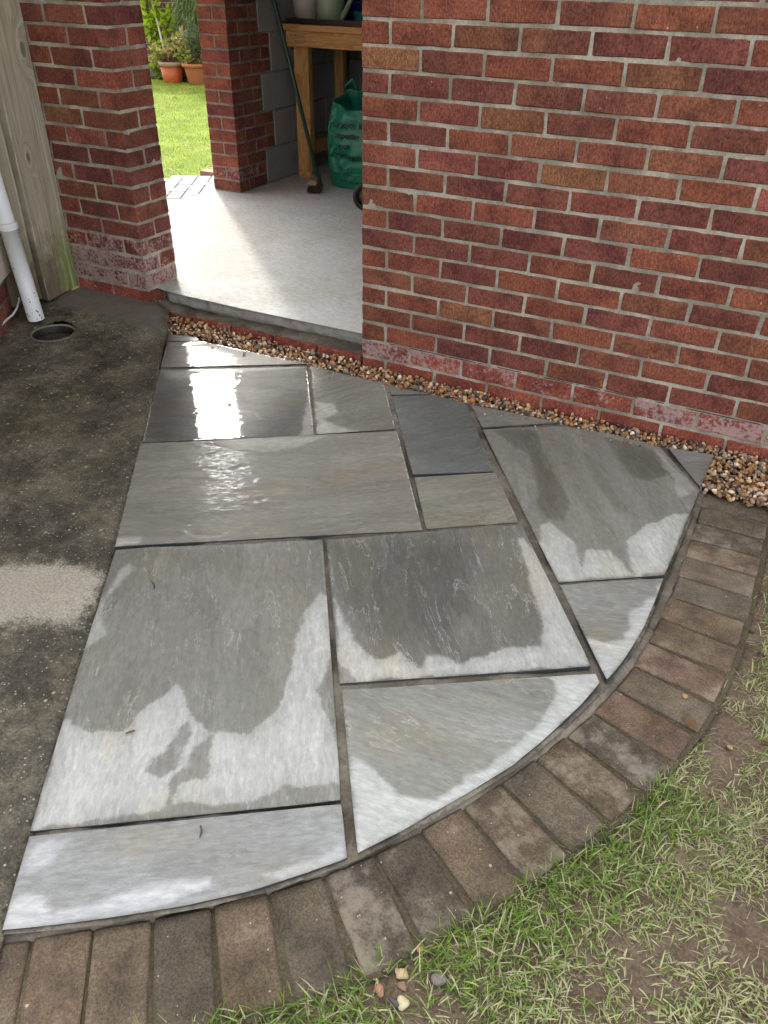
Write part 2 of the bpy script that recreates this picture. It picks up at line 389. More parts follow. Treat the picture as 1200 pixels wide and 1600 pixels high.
def m_block():
    t = NT('worn_block_paver'); p = t.coord(); oi = t.n('ShaderNodeObjectInfo')
    o = t.n('ShaderNodeVectorMath', operation='ADD'); t.l(p, o.inputs[0]); rv = t.n('ShaderNodeCombineXYZ')
    r1 = t.math('MULTIPLY', oi.outputs['Random'], 53.0); t.l(r1, rv.inputs[0]); t.l(r1, rv.inputs[2]); t.l(t.math('MULTIPLY', r1, 1.7), rv.inputs[1]); t.l(rv.outputs[0], o.inputs[1])
    q = o.outputs[0]
    n = t.noise(q, 11, 5, .62); m = t.noise(q, 36, 6, .75); f = t.noise(q, 230, 3, .7)
    base = oi.outputs['Color']
    c = t.mix(t.sstep(n, .28, .72), t.mix(1.0, base, (.50, .49, .49), 'MULTIPLY'), t.mix(1.0, base, (1.40, 1.36, 1.28), 'MULTIPLY'))
    c = t.mix(t.math('MULTIPLY', t.sstep(m, .36, .68), .5), c, t.mix(1.0, base, (1.15, 1.02, .82), 'MULTIPLY'))
    c = t.mix(t.sstep(f, .3, .72), t.mix(1.0, c, (.62, .62, .62), 'MULTIPLY'), t.mix(1.0, c, (1.30, 1.30, 1.27), 'MULTIPLY'))
    c = t.mix(t.math('MULTIPLY', t.sstep(t.noise(q, 6, 4, .65), .50, .70), .5), c, t.mix(1.0, c, (.72, .80, .58), 'MULTIPLY'))
    # scuffed pale patches of dried mud and laitance, strength per block in alpha
    a = oi.outputs['Alpha']
    ds = t.sstep(t.math('ADD', t.noise(q, 11, 5, .75), t.math('MULTIPLY', m, .25)), t.math('SUBTRACT', .84, t.math('MULTIPLY', a, .30)), t.math('SUBTRACT', 1.02, t.math('MULTIPLY', a, .26)))
    c = t.mix(t.math('MULTIPLY', ds, .55), c, (.36, .31, .245))
    for sc, lo, r in ((70, .80, .30), (34, .90, .24), (130, .82, .34)):
        v = t.voro(q, sc, out=None)
        sp = t.math('LESS_THAN', v.outputs['Distance'], t.math('MULTIPLY', t.sstep(v.outputs['Color'], lo, 1.0), r))
        c = t.mix(t.math('MULTIPLY', sp, .75), c, (.50, .44, .34))
    h = t.math('ADD', t.math('MULTIPLY', m, .6), t.math('MULTIPLY', f, .5))
    return t.set(Base_Color=c, Roughness=.85, Normal=t.bump(h, .8, .004), Specular_IOR_Level=.25)

def m_dirt(name, a, b, scale=18, bump=.9, fine=150):
    t = NT(name); p = t.pos(); n = t.noise(p, scale, 6, .68); f = t.noise(p, fine, 4, .7); L = t.noise(p, 3.3, 3, .6)
    c = t.mix(n, a, b); c = t.mix(t.sstep(L, .35, .7), t.mix(1.0, c, (.75, .73, .70), 'MULTIPLY'), t.mix(1.0, c, (1.15, 1.15, 1.12), 'MULTIPLY'))
    c = t.mix(t.sstep(f, .3, .7), t.mix(1.0, c, (.62, .60, .58), 'MULTIPLY'), t.mix(1.0, c, (1.22, 1.22, 1.2), 'MULTIPLY'))
    h = t.math('ADD', n, t.math('MULTIPLY', f, .6))
    return t.set(Base_Color=c, Roughness=.95, Normal=t.bump(h, bump, .006), Specular_IOR_Level=.2)

def m_attr_col(name, rough=.6, trans=0.0, bump=0.0, scale=90, spec=.35):
    """each small piece (pebble, blade, leaf) carries its own colour"""
    t = NT(name); c = t.attr('col', 'Color'); p = t.pos(); n = t.noise(p, scale, 4, .65)
    c = t.mix(n, t.mix(1.0, c, (.72, .72, .72), 'MULTIPLY'), t.mix(1.0, c, (1.28, 1.28, 1.26), 'MULTIPLY'))
    kw = dict(Base_Color=c, Roughness=rough, Specular_IOR_Level=spec)
    if bump: kw['Normal'] = t.bump(n, bump, .003)
    m = t.set(**kw)
    if trans:
        tr = t.n('ShaderNodeBsdfTranslucent'); t.l(c, tr.inputs[0]); mx = t.n('ShaderNodeMixShader'); mx.inputs[0].default_value = trans
        t.l(t.b.outputs[0], mx.inputs[1]); t.l(tr.outputs[0], mx.inputs[2]); t.l(mx.outputs[0], t.out.inputs[0])
    return m

def m_wood(name, a, b, scale=1.0, axis='Z', old=False):
    t = NT(name); p = t.coord(); oi = t.n('ShaderNodeObjectInfo')
    o = t.n('ShaderNodeVectorMath', operation='ADD'); t.l(p, o.inputs[0]); rv = t.n('ShaderNodeCombineXYZ')
    r1 = t.math('MULTIPLY', oi.outputs['Random'], 11.0); [t.l(r1, rv.inputs[i]) for i in range(3)]; t.l(rv.outputs[0], o.inputs[1])
    sc = {'Z': (26, 26, 1.3), 'X': (1.3, 26, 26), 'Y': (26, 1.3, 26)}[axis]
    q = t.mapping(o.outputs[0], tuple(x*scale for x in sc))
    warp = t.noise(o.outputs[0], 5.0, 2, .5)
    g = t.noise(q, 1.0, 5, .6, 1.2); g2 = t.noise(t.mapping(o.outputs[0], tuple(x*scale*5 for x in sc)), 1.0, 3, .6)
    rings = t.math('FRACT', t.math('ADD', t.math('MULTIPLY', g, 5.0), t.math('MULTIPLY', warp, 3.0)))
    c = t.mix(t.sstep(rings, .1, .9), a, b); c = t.mix(t.math('MULTIPLY', g2, .45), c, t.mix(1.0, c, (.62, .58, .52), 'MULTIPLY'))
    v = t.voro(t.mapping(o.outputs[0], tuple(x*.36 for x in (sc[0], sc[1], sc[2]*3.4))), 1.0, out=None)
    kn = t.sstep(v.outputs['Distance'], .20, .07); kn = t.math('MULTIPLY', kn, t.sstep(v.outputs['Color'], .62, .75))
    c = t.mix(t.math('MULTIPLY', kn, .75), c, tuple(x*.35 for x in a))
    rough = .65
    if old:
        z = t.n('ShaderNodeSeparateXYZ'); t.l(t.pos(), z.inputs[0])
        lc = t.n('ShaderNodeSeparateXYZ'); t.l(t.coord(), lc.inputs[0]); ly, lz = lc.outputs[1], lc.outputs[2]
        uu = ly; kd = 0.0
        for (ky, kz, kr) in ((-.030, 1.00, .026), (-.125, .60, .017)):
            dy_ = t.math('SUBTRACT', ly, ky); dz_ = t.math('MULTIPLY', t.math('SUBTRACT', lz, kz), .42)
            d2 = t.math('SQRT', t.math('ADD', t.math('MULTIPLY', dy_, dy_), t.math('MULTIPLY', dz_, dz_)))
            wgt = t.math('MULTIPLY', t.sstep(d2, kr*2.3, kr*.6), .8)
            uu = t.mixf(wgt, uu, d2)                       # grain lines turn into rings round the knot
            kd = t.math('MAXIMUM', kd, t.sstep(d2, kr*.62, kr*.36))
        gv = t.n('ShaderNodeCombineXYZ'); t.l(t.math('MULTIPLY', uu, 95.0), gv.inputs[0]); t.l(t.math('MULTIPLY', lz, 1.1), gv.inputs[1]); t.l(r1, gv.inputs[2])
        gn = t.noise(gv.outputs[0], 1.0, 4, .6, .35)
        gv2 = t.n('ShaderNodeCombineXYZ'); t.l(t.math('MULTIPLY', uu, 330.0), gv2.inputs[0]); t.l(t.math('MULTIPLY', lz, 5.0), gv2.inputs[1]); t.l(r1, gv2.inputs[2])
        gf = t.noise(gv2.outputs[0], 1.0, 3, .6)
        c = t.mix(t.sstep(gn, .25, .75), a, b); c = t.mix(t.sstep(gf, .35, .7), t.mix(1.0, c, (.74, .73, .71), 'MULTIPLY'), t.mix(1.0, c, (1.12, 1.12, 1.11), 'MULTIPLY'))
        c = t.mix(t.math('MULTIPLY', kd, .8), c, (.10, .085, .06))
        g = gn; g2 = gf
        fn = t.noise(o.outputs[0], 14, 5, .7); st = t.noise(t.mapping(o.outputs[0], (70, 70, 3)), 1.0, 4, .6)
        # algae greens the foot and the outer edge, rot browns the very bottom
        low = t.sstep(t.math('ADD', z.outputs[2], t.math('MULTIPLY', t.math('SUBTRACT', fn, .5), .55)), .50, .16)
        edge = t.sstep(t.math('ADD', z.outputs[1], t.math('MULTIPLY', t.math('SUBTRACT', fn, .5), .22)), -.13, -.03)
        c = t.mix(t.math('MULTIPLY', t.sstep(t.noise(o.outputs[0], 4.2, 3, .6), .48, .66), .5), c, t.mix(1.0, c, (.72, .78, .46), 'MULTIPLY'))
        c = t.mix(t.math('MULTIPLY', low, t.math('MULTIPLY', t.math('SUBTRACT', 1.0, edge), .8)), c, t.mix(st, (.050, .036, .020), (.17, .125, .068)))
        c = t.mix(t.math('MULTIPLY', t.math('MULTIPLY', low, edge), t.sstep(st, .25, .6)), c, (.13, .20, .025))
        c = t.mix(t.math('MULTIPLY', t.sstep(t.noise(o.outputs[0], 22, 3, .6), .60, .72), t.math('MULTIPLY', low, .8)), c, (.20, .085, .02))
        ck = t.noise(t.mapping(o.outputs[0], (95, 95, 2.2)), 1.0, 4, .6, .8)
        c = t.mix(t.sstep(ck, .66, .72), c, (.075, .065, .05))
        c = t.mix(t.math('MULTIPLY', t.sstep(ck, .36, .28), .6), c, (.58, .55, .47))
        rough = .85
    return t.set(Base_Color=c, Roughness=rough, Normal=t.bump(t.math('ADD', g, t.math('MULTIPLY', g2, .5)), .45 if not old else .8, .003), Specular_IOR_Level=.25)

M = {}
M['brick'] = m_brick()
M['mortar'] = m_mortar('grey_mortar', (.35, .31, .25), (.60, .545, .46))
M['mortar_dark'] = m_mortar('dirty_mortar', (.20, .18, .15), (.32, .295, .25))
M['joint'] = m_mortar('sand_cement_joint', (.15, .13, .10), (.29, .255, .205))
M['slab'] = m_slab()
M['slab_edge'] = m_plain('sawn_slab_edge', (.055, .06, .066), .45)
M['yard'] = m_concrete_yard()
M['floor'] = m_floor()
M['block'] = m_block()
M['soil'] = m_dirt('bare_soil', (.115, .083, .058), (.290, .222, .165), 26, 1.0, 120)
M['bed'] = m_dirt('joint_dirt', (.075, .062, .042), (.185, .155, .105), 40)
M['gravel_bed'] = m_dirt('gravel_bed', (.05, .035, .022), (.11, .08, .05), 60)
M['pebble'] = m_attr_col('pebble', .58, 0, .5, 220, .35)
M['crumb'] = m_attr_col('soil_crumb', .95, 0, .6, 300, .1)
M['blade'] = m_attr_col('grass_blade', .5, .30, 0, 60)
M['leaf'] = m_attr_col('leaf', .5, .5, 0, 60)
M['render'] = m_plain('cream_render', (.62, .56, .45), .9, .5, 160, .10)
M['cblock'] = m_plain('concrete_block', (.26, .255, .245), .95, .9, 120, .25)
M['pvc'] = m_plain('white_pvc', (.80, .81, .82), .28, 0, 12, .04)
M['pvc_dirt'] = m_plain('grey_scuff', (.12, .115, .11), .8)
M['cable'] = m_plain('white_cable', (.72, .72, .70), .4)
M['old_wood'] = m_wood('weathered_timber', (.33, .285, .205), (.50, .45, .35), .55, 'Z', True)
M['fresh_wood'] = m_plain('pale_wedge', (.52, .33, .14), .7, .3, 40)
M['pine_x'] = m_wood('planed_pine_rail', (.40, .21, .075), (.56, .33, .14), .7, 'X')
M['pine_z'] = m_wood('planed_pine_leg', (.40, .21, .075), (.56, .33, .14), .7, 'Z')
M['black'] = m_plain('black_plastic', (.012, .012, .013), .35)
M['rubber'] = m_plain('black_rubber', (.010, .010, .011), .5, .3, 80)
M['hub'] = m_plain('dark_hub', (.025, .026, .028), .25)
M['drain'] = m_plain('dark_drain_wall', (.022, .018, .014), .6, .6, 90)  # very dark colour for the inner wall of the drain hole
M['silt'] = m_plain('silt', (.045, .034, .024), .8, .9, 140, .6)
M['green_pole'] = m_plain('green_painted_pole', (.010, .045, .034), .3, 0, 30, .15)
M['head_wood'] = m_plain('broom_head_wood', (.26, .205, .135), .8, .4, 70)
M['bristle'] = m_plain('dirty_bristles', (.085, .060, .038), .95, .6, 200, .5)
M['bag'] = m_plain('green_plastic_sack', (.016, .20, .135), .38, 0, 20, .15)
M['ink'] = m_plain('black_print', (.008, .018, .014), .5)
M['cream_plastic'] = m_plain('cream_plastic', (.50, .46, .41), .4, 0, 10, .06)
M['sage'] = m_plain('sage_green_plastic', (.27, .36, .25), .32, 0, 10, .06)
M['blue'] = m_plain('blue_plastic', (.012, .022, .15), .35)
M['teal'] = m_plain('teal_plastic', (.02, .16, .13), .4)
M['terracotta'] = m_plain('terracotta', (.42, .14, .055), .75, .2, 40, .12)
M['orange_pot'] = m_plain('orange_plastic', (.55, .105, .03), .45, 0, 12, .06)
M['pot_rim'] = m_plain('faded_pot_rim', (.38, .24, .15), .7, 0, 20, .15)
M['cane'] = m_plain('bleached_cane', (.66, .58, .47), .6, .2, 30, .12)
M['bark'] = m_plain('bark', (.12, .085, .06), .9, .8, 60, .4)
M['path'] = m_plain('grey_path_block', (.33, .33, .335), .8, .5, 90, .16)
M['path_red'] = m_plain('red_path_block', (.38, .22, .16), .85, .5, 90, .16)
M['roof'] = m_plain('roof_underside', (.10, .085, .07), .9, .3, 20)
M['lawn'] = m_dirt('lawn_ground', (.16, .24, .022), (.28, .36, .045), 30, .8)
M['ground'] = m_dirt('far_ground', (.05, .08, .02), (.09, .12, .035), 2, .5)

# ================================================================== SETTING
SLAB_Z = 0.030
# far ground sheet under everything
g = obj('ground', mesh('ground', [(-60, -60, -.06), (60, -60, -.06), (60, 60, -.06), (-60, 60, -.06)], [(0, 1, 2, 3)], M['ground'])); tag(g, kind='structure')

# ---------------------------------------------------------------- concrete yard on the left
DRAIN = (-1.385, -.372)
EDGE = [(-1.0514, 0.0130), (-0.9336, -0.1277), (-0.7121, -0.4524), (-0.3658, -0.9426), (-0.1826, -1.2161), (-0.0186, -1.4557), (0.2861, -1.9253), (0.4789, -2.2226), (0.5870, -2.3844), (0.6140, -2.4240)]
def yard_h(P):
    x, y = P[:, 0], P[:, 1]
    h = SLAB_Z - .002 + .072*sst(-.42, .0, y)*sst(-.75, -1.12, x)
    h += .0035*(fbm(x*9, y*9, 4, 3)-.5)*2
    return h
yard_poly = [tuple(p) for p in EDGE] + [(.75, -2.75), (-.4, -2.75), (-2.3, -1.0), (-2.3, .25), (-1.56, .04), (-1.12, .04), (-1.12, .0), (-1.02, -.005)]
P, F, nb = fill_poly(yard_poly, .016, .012, .006, 4)
r = np.hypot((P[:, 0]-DRAIN[0]), (P[:, 1]-DRAIN[1])); keep = r[F].min(1) > .088
F = F[keep]
z = yard_h(P); d_edge = poly_dist(P, yard_poly)
le = np.min(np.stack([np.linalg.norm(P-e, axis=1) for e in resample([tuple(p) for p in EDGE], .01, False)]), 0)
z = z - .011*np.exp(-le/.010)*(.4+1.2*fbm(P[:, 0]*22, P[:, 1]*22, 3, 8)) + .004*np.exp(-((le-.03)/.02)**2)
# hairline crack running past the drain
cx = P[:, 0]; cyl = -.405 + .05*np.sin(cx*3.1) + .03*(fbm(cx*9, cx*0, 3, 2)-.5)*2 - .16*(cx+1.4)
crack = np.exp(-((P[:, 1]-cyl)/.007)**2)*(cx < -.93)
z = z - .006*crack
V = np.column_stack([P, z])
# outline skirt
ring = np.arange(nb); V2 = np.vstack([V, np.column_stack([P[:nb], z[:nb]-.10])]); n0 = len(V)
sk = np.array([[i, (i+1) % nb, n0+(i+1) % nb] for i in range(nb)] + [[i, n0+(i+1) % nb, n0+i] for i in range(nb)])
me = np_mesh('concrete_yard', V2, np.vstack([F, sk]), M['yard'], True)
DRYP = [(-0.3452, -1.7069), (-0.1489, -1.6137), (0.0040, -1.5505), (0.0565, -1.5761), (0.0989, -1.6585), (0.1233, -1.7244), (0.0331, -1.7838), (-0.1499, -1.8659)]
dry = sst(-.05, .06, sdist(V2[:, :2] + .06*(np.stack([fbm(V2[:,0]*14, V2[:,1]*14, 3, 1), fbm(V2[:,0]*14, V2[:,1]*14, 3, 2)], -1)-.5), [tuple(p) for p in DRYP]))
dry = np.maximum(dry, .28*sst(.12, .0, poly_dist(V2[:, :2], [tuple(p) for p in DRYP]))*(V2[:, 1] < -1.55))
attr(me, 'dry', 'FLOAT', dry*.85)
FRESH = [(-1.6527, 0.0072), (-1.6191, 0.1031), (-1.1489, 0.0273), (-1.0102, -0.0277), (-0.8861, -0.2059), (-1.0444, -0.1920), (-1.2950, -0.1894), (-1.5594, -0.2064)]
fr = sst(-.02, .03, sdist(V2[:, :2] + .03*(np.stack([fbm(V2[:,0]*8, V2[:,1]*8, 3, 5), fbm(V2[:,0]*8, V2[:,1]*8, 3, 6)], -1)-.5), [tuple(p) for p in FRESH]))
attr(me, 'fresh', 'FLOAT', fr)
yard = tag(obj('concrete_yard', me), kind='structure')

# ---------------------------------------------------------------- riven slabs
U = np.array((.829, .559)); Vd = np.array((.559, -.829))          # slab grid axes
def curve_px(c): return [tuple(p) for p in smooth_curve(c, 2)]
S = {}
# outline, base wetness, film, tone, grain direction (degrees from X), patches: (outline, wetness, softness)
A_U, A_V = 34.0, -56.0
S['s0'] = dict(o=[(-0.9237, -0.1308), (-0.7948, -0.0924), (-0.7644, -0.1175), (-0.8780, -0.1898)], w=.55, f=.2, t=(1,1,.98), a=A_U, p=[])
S['s1'] = dict(o=[(-0.8698, -0.2018), (-0.7502, -0.1220), (-0.2145, -0.1010), (-0.7205, -0.4246)], w=.62, f=.62, t=(1,1,1), a=A_U, p=[
    ([(-0.7961, -0.1270), (-0.5471, -0.1099), (-0.4365, -0.2767), (-0.6027, -0.3696)], .75, .02)])
S['s2'] = dict(o=[(-0.7075, -0.4498), (-0.1962, -0.1277), (0.1338, -0.6093), (-0.3638, -0.9415)], w=.70, f=.85, t=(1,1,1.01), a=A_U, p=[
    ([(-0.7250, -0.4452), (-0.1995, -0.1148), (-0.1877, -0.1339), (-0.3500, -0.2715), (-0.5028, -0.3711), (-0.5661, -0.4964), (-0.6139, -0.5095), (-0.6802, -0.4702)], .30, .018),
    ([(-0.2055, -0.1255), (0.0442, -0.4378), (0.1462, -0.6185), (0.0987, -0.6500), (0.0407, -0.5276), (-0.0236, -0.4022), (-0.1051, -0.2666)], .22, .012),
    ([(-0.3906, -0.9144), (-0.3488, -0.9019), (-0.3206, -0.9281), (-0.3635, -0.9517)], .25, .012),
    ([(-0.5932, -0.6367), (-0.5140, -0.4809), (-0.1737, -0.8368), (-0.3658, -0.9426)], .92, .05), ([(-0.3862, -0.3550), (-0.1758, -0.2026), (-0.0088, -0.4671), (0.0672, -0.6514), (-0.0862, -0.7678)], .82, .05)])
S['s3'] = dict(o=[(-0.1873, -0.1117), (-0.0152, -0.1129), (0.1611, -0.1149), (0.3703, -0.4271), (0.1412, -0.5971)], w=.58, f=.22, t=(1.01,1,.93), a=60, p=[
    ([(-0.0019, -0.3715), (0.0864, -0.3659), (0.1272, -0.4215), (0.1050, -0.4920), (0.2094, -0.5076), (0.2790, -0.5131), (0.1453, -0.6083)], .16, .012)])
S['s4'] = dict(o=[(-0.3599, -0.9574), (0.3851, -0.4436), (0.7233, -0.9487), (-0.0200, -1.4478)], w=.46, f=.34, t=(1.04,1.0,.935), a=A_U, p=[
    ([(-0.1597, -0.8187), (0.1899, -0.5891), (0.1265, -0.7229), (0.0465, -0.8020), (-0.0877, -0.8407)], .20, .012),
    ([(-0.0793, -0.9584), (0.1162, -0.8272), (0.2848, -1.0437), (0.0865, -1.1719)], .52, .05), ([(-0.0491, -1.4230), (0.0192, -1.3716), (0.0284, -1.4093), (-0.0154, -1.4540)], .12, .015)])
S['s5a'] = dict(o=[(0.1895, -0.1193), (0.3649, -0.1073), (0.2336, -0.1836)], w=.5, f=.1, t=(1,1,1), a=A_U, p=[])
S['s5'] = dict(o=[(0.2425, -0.2011), (0.3773, -0.1101), (0.5231, -0.1205), (0.7907, -0.5306), (0.5653, -0.6795)], w=.68, f=.08, t=(.92,1,1.06), a=50, p=[])
S['s6'] = dict(o=[(0.5778, -0.6932), (0.8015, -0.5409), (0.9638, -0.7705), (0.7341, -0.9353)], w=.46, f=.08, t=(1.03,1,.88), a=45, p=[])
S['s7'] = dict(o=[(0.5405, -0.1109), (0.8829, -0.0963), (0.6490, -0.2649)], w=.44, f=.05, t=(1,1.01,.99), a=45, p=[])
S['s8'] = dict(o=[(0.6582, -0.2820), (0.8966, -0.1170), (1.0897, -0.0822), (1.2541, -0.0922), (1.4253, -0.3205), (1.4206, -0.5239), (1.4174, -0.6910), (1.4128, -0.8208), (1.1619, -0.9913)], w=.42, f=.04, t=(1,1.015,.96), a=-58, p=[
    ([(0.7722, -0.2080), (0.8274, -0.1830), (0.8907, -0.3025), (0.9583, -0.4130), (1.0739, -0.5929), (1.0910, -0.6917), (1.0386, -0.7125), (0.9866, -0.6611), (0.9643, -0.5681), (0.8644, -0.3774), (0.6890, -0.2650)], .78, .010),
    ([(1.0658, -0.1170), (1.2239, -0.1191), (1.3356, -0.2437), (1.2771, -0.3398), (1.2200, -0.3484), (1.1453, -0.2526)], .74, .012),
    ([(1.0041, -0.2401), (1.0619, -0.2837), (1.1894, -0.4667), (1.2570, -0.5540), (1.2305, -0.5685), (1.1299, -0.4558)], .62, .02),
    ([(1.0315, -0.7472), (1.0570, -0.7256), (1.1541, -0.7986), (1.2009, -0.9095), (1.1876, -0.8086), (1.2438, -0.7781), (1.3341, -0.8634), (1.1634, -0.9874), (1.0596, -0.8569)], .06, .012),
    ([(1.2795, -0.7162), (1.3163, -0.5999), (1.3756, -0.5094), (1.4195, -0.4735), (1.4162, -0.8158), (1.3405, -0.8599)], .03, .010),
    ([(1.2440, -0.1081), (1.4166, -0.3166), (1.4056, -0.3700), (1.3748, -0.3995), (1.3450, -0.2936), (1.2907, -0.2307)], .20, .015)])
S['s9'] = dict(o=[(1.2850, -0.0907), (1.4351, -0.0638), (1.4251, -0.2944)], w=.42, f=0, t=(1,1,1.0), a=20, p=[])
S['s10'] = dict(o=[(1.1707, -1.0022), (1.4140, -0.8361), (1.4124, -0.9592), (1.4067, -1.0722), (1.3978, -1.1611), (1.3859, -1.2371), (1.3725, -1.2918)], w=.38, f=.05, t=(1,1.01,.99), a=20, p=[
    ([(1.4230, -0.8056), (1.4034, -0.9404), (1.3712, -1.0247), (1.3753, -1.0782), (1.3792, -1.1297), (1.3419, -1.1628), (1.2922, -1.1790), (1.3712, -1.3018), (1.4211, -1.0860)], .02, .014)])
S['s11'] = dict(o=[(0.4999, -1.1285), (0.9792, -0.7851), (1.3234, -1.2657), (0.8183, -1.6023)], w=.64, f=.06, t=(1,1,.97), a=-58, p=[
    ([(0.5259, -1.1394), (0.6458, -1.0458), (0.8045, -0.9378), (0.8967, -0.9382), (1.0041, -1.2280), (0.9784, -1.3760), (0.8415, -1.4237), (0.7242, -1.3787)], .84, .06),
    ([(0.6475, -1.3332), (0.7171, -1.3965), (0.7764, -1.4587), (0.8513, -1.4870), (0.8979, -1.4470), (0.9645, -1.4773), (0.9610, -1.4257), (1.0076, -1.4031), (1.0473, -1.3966), (1.0865, -1.3559), (1.1351, -1.2970), (1.1971, -1.2535), (1.1658, -1.1577), (1.1031, -1.0602), (1.0540, -0.9660), (0.9926, -0.8575), (1.0051, -0.8362), (1.1085, -0.9365), (1.3282, -1.2631), (0.8177, -1.6072)], .05, .010),
    ([(0.7892, -1.5640), (0.8174, -1.5608), (0.8536, -1.5788), (0.8177, -1.6072)], .5, .01)])
S['s12'] = dict(o=[(0.8340, -1.6189), (1.3425, -1.2867), (1.3582, -1.3110), (1.3359, -1.4014), (1.3108, -1.4825), (1.2846, -1.5566), (1.2550, -1.6296), (1.2185, -1.7000), (1.1790, -1.7697), (1.1261, -1.8637), (1.0640, -1.9603)], w=.40, f=.05, t=(1,1.01,.98), a=6, p=[
    ([(1.2503, -1.3479), (1.3465, -1.2726), (1.3709, -1.3066), (1.2583, -1.6389), (1.0629, -1.9684), (0.9419, -1.7756), (0.9859, -1.7765), (1.0780, -1.8096), (1.1410, -1.7899), (1.1638, -1.7344), (1.2079, -1.6657), (1.2441, -1.5995), (1.2660, -1.5227), (1.2810, -1.4351), (1.2818, -1.3884)], .02, .016)])
S['s13'] = dict(o=[(-0.0085, -1.4588), (0.4883, -1.1384), (0.9753, -1.8761), (0.4779, -2.2185)], w=.52, f=.12, t=(1.0,1,.97), a=A_V, p=[
    ([(0.1365, -1.4059), (0.2266, -1.3227), (0.4866, -1.1465), (0.5835, -1.3069), (0.4973, -1.3658), (0.4065, -1.3869), (0.3254, -1.4087), (0.2349, -1.4481)], .58, .006),
    ([(0.0637, -1.5343), (0.0678, -1.4800), (0.1044, -1.5026), (0.1152, -1.5752), (0.1218, -1.6403), (0.1658, -1.6960), (0.2201, -1.7419), (0.2109, -1.8131), (0.1613, -1.7365)], .16, .010),
    ([(0.3201, -1.9780), (0.3408, -1.9794), (0.4057, -1.9875), (0.4661, -1.9412), (0.4636, -1.8803), (0.4701, -1.8269), (0.4729, -1.7780), (0.4926, -1.7812), (0.5553, -1.8313), (0.5807, -1.8473), (0.6344, -1.8615), (0.6477, -1.8584), (0.7060, -1.8274), (0.7285, -1.7684), (0.7232, -1.7004), (0.6559, -1.5491), (0.6077, -1.4245), (0.6061, -1.3375), (0.6486, -1.3621), (0.7555, -1.5309), (0.7843, -1.6477), (0.8416, -1.6975), (0.9154, -1.7707), (0.9606, -1.8493), (0.8612, -1.8987), (0.8190, -1.9659), (0.6916, -2.0436), (0.6843, -2.0524), (0.4789, -2.2226)], .07, .009),
    ([(0.5740, -1.8591), (0.6007, -1.8835), (0.6335, -1.9731), (0.6190, -2.0025), (0.5831, -2.0163), (0.5745, -1.9787), (0.5811, -1.9391)], .50, .006),
    ([(0.6462, -1.8633), (0.7089, -1.9583), (0.6858, -1.9795), (0.6663, -2.0109), (0.6843, -2.0524), (0.6775, -2.0560), (0.6391, -2.0043), (0.6460, -1.9592), (0.6278, -1.9065)], .50, .006)])
S['s14'] = dict(o=[(0.4881, -2.2294), (0.9816, -1.8871), (1.0494, -1.9815), (0.9996, -2.0414), (0.9339, -2.1128), (0.8474, -2.1885), (0.7161, -2.2908), (0.5864, -2.3797)], w=.33, f=.22, t=(.985,1,1.03), a=A_U, p=[
    ([(0.5046, -2.2368), (0.5570, -2.1937), (0.5550, -2.2162), (0.5619, -2.2468), (0.5419, -2.2821), (0.5247, -2.2738)], .10, .014),
    ([(0.5585, -2.3194), (0.5989, -2.3049), (0.6417, -2.3157), (0.7027, -2.2609), (0.7421, -2.2128), (0.8470, -2.1321), (0.8585, -2.1471), (0.7672, -2.2495), (0.5851, -2.3855)], .02, .016),
    ([(1.0019, -1.9992), (1.0310, -1.9641), (1.0517, -1.9832), (0.9651, -2.0754), (0.9385, -2.0781)], .10, .015), ([(0.5825, -2.1519), (0.8924, -1.9420), (0.9367, -1.9641), (0.6527, -2.1915)], .38, .04)])
bed = tag(empty('patio', (0, 0, 0)), kind='structure'); COL.objects.unlink(bed); bpy.data.objects.remove(bed)
pb = [tuple(p) for p in [(-0.9460, -0.1173), (-0.4587, -0.1157), (0.0512, -0.0970), (0.7006, -0.0921), (1.2584, -0.0691), (1.4285, -0.0624), (1.4316, -0.3344), (1.4284, -0.5465), (1.4225, -0.8123), (1.4156, -1.0755), (1.3971, -1.2189), (1.3735, -1.3167), (1.3226, -1.4824), (1.2668, -1.6307), (1.1877, -1.7769), (1.0739, -1.9656), (1.0043, -2.0490), (0.9389, -2.1199), (0.8534, -2.1961), (0.7227, -2.2976), (0.5908, -2.3850), (0.4789, -2.2257), (-0.0165, -1.4580), (-0.3646, -0.9471), (-0.7140, -0.4463)]]
P, F, nb = fill_poly(pb, .012, .012, .002, 2)
lvl = SLAB_Z - .0055 - .010*sst(.50, .68, fbm(P[:, 0]*5, P[:, 1]*5, 3, 31)) + .003*(fbm(P[:, 0]*70, P[:, 1]*70, 2, 12)-.5)
me = np_mesh('patio', np.column_stack([P, lvl]), F, M['joint'], True)
patio = tag(obj('patio', me), kind='structure')
CLEFT = dict(s13=.85, s11=1.0, s12=.9, s14=.35, s4=.35, s8=.15, s10=.5, s3=.5, s5=.4, s6=.7, s2=.1, s1=.3)
seed = 0
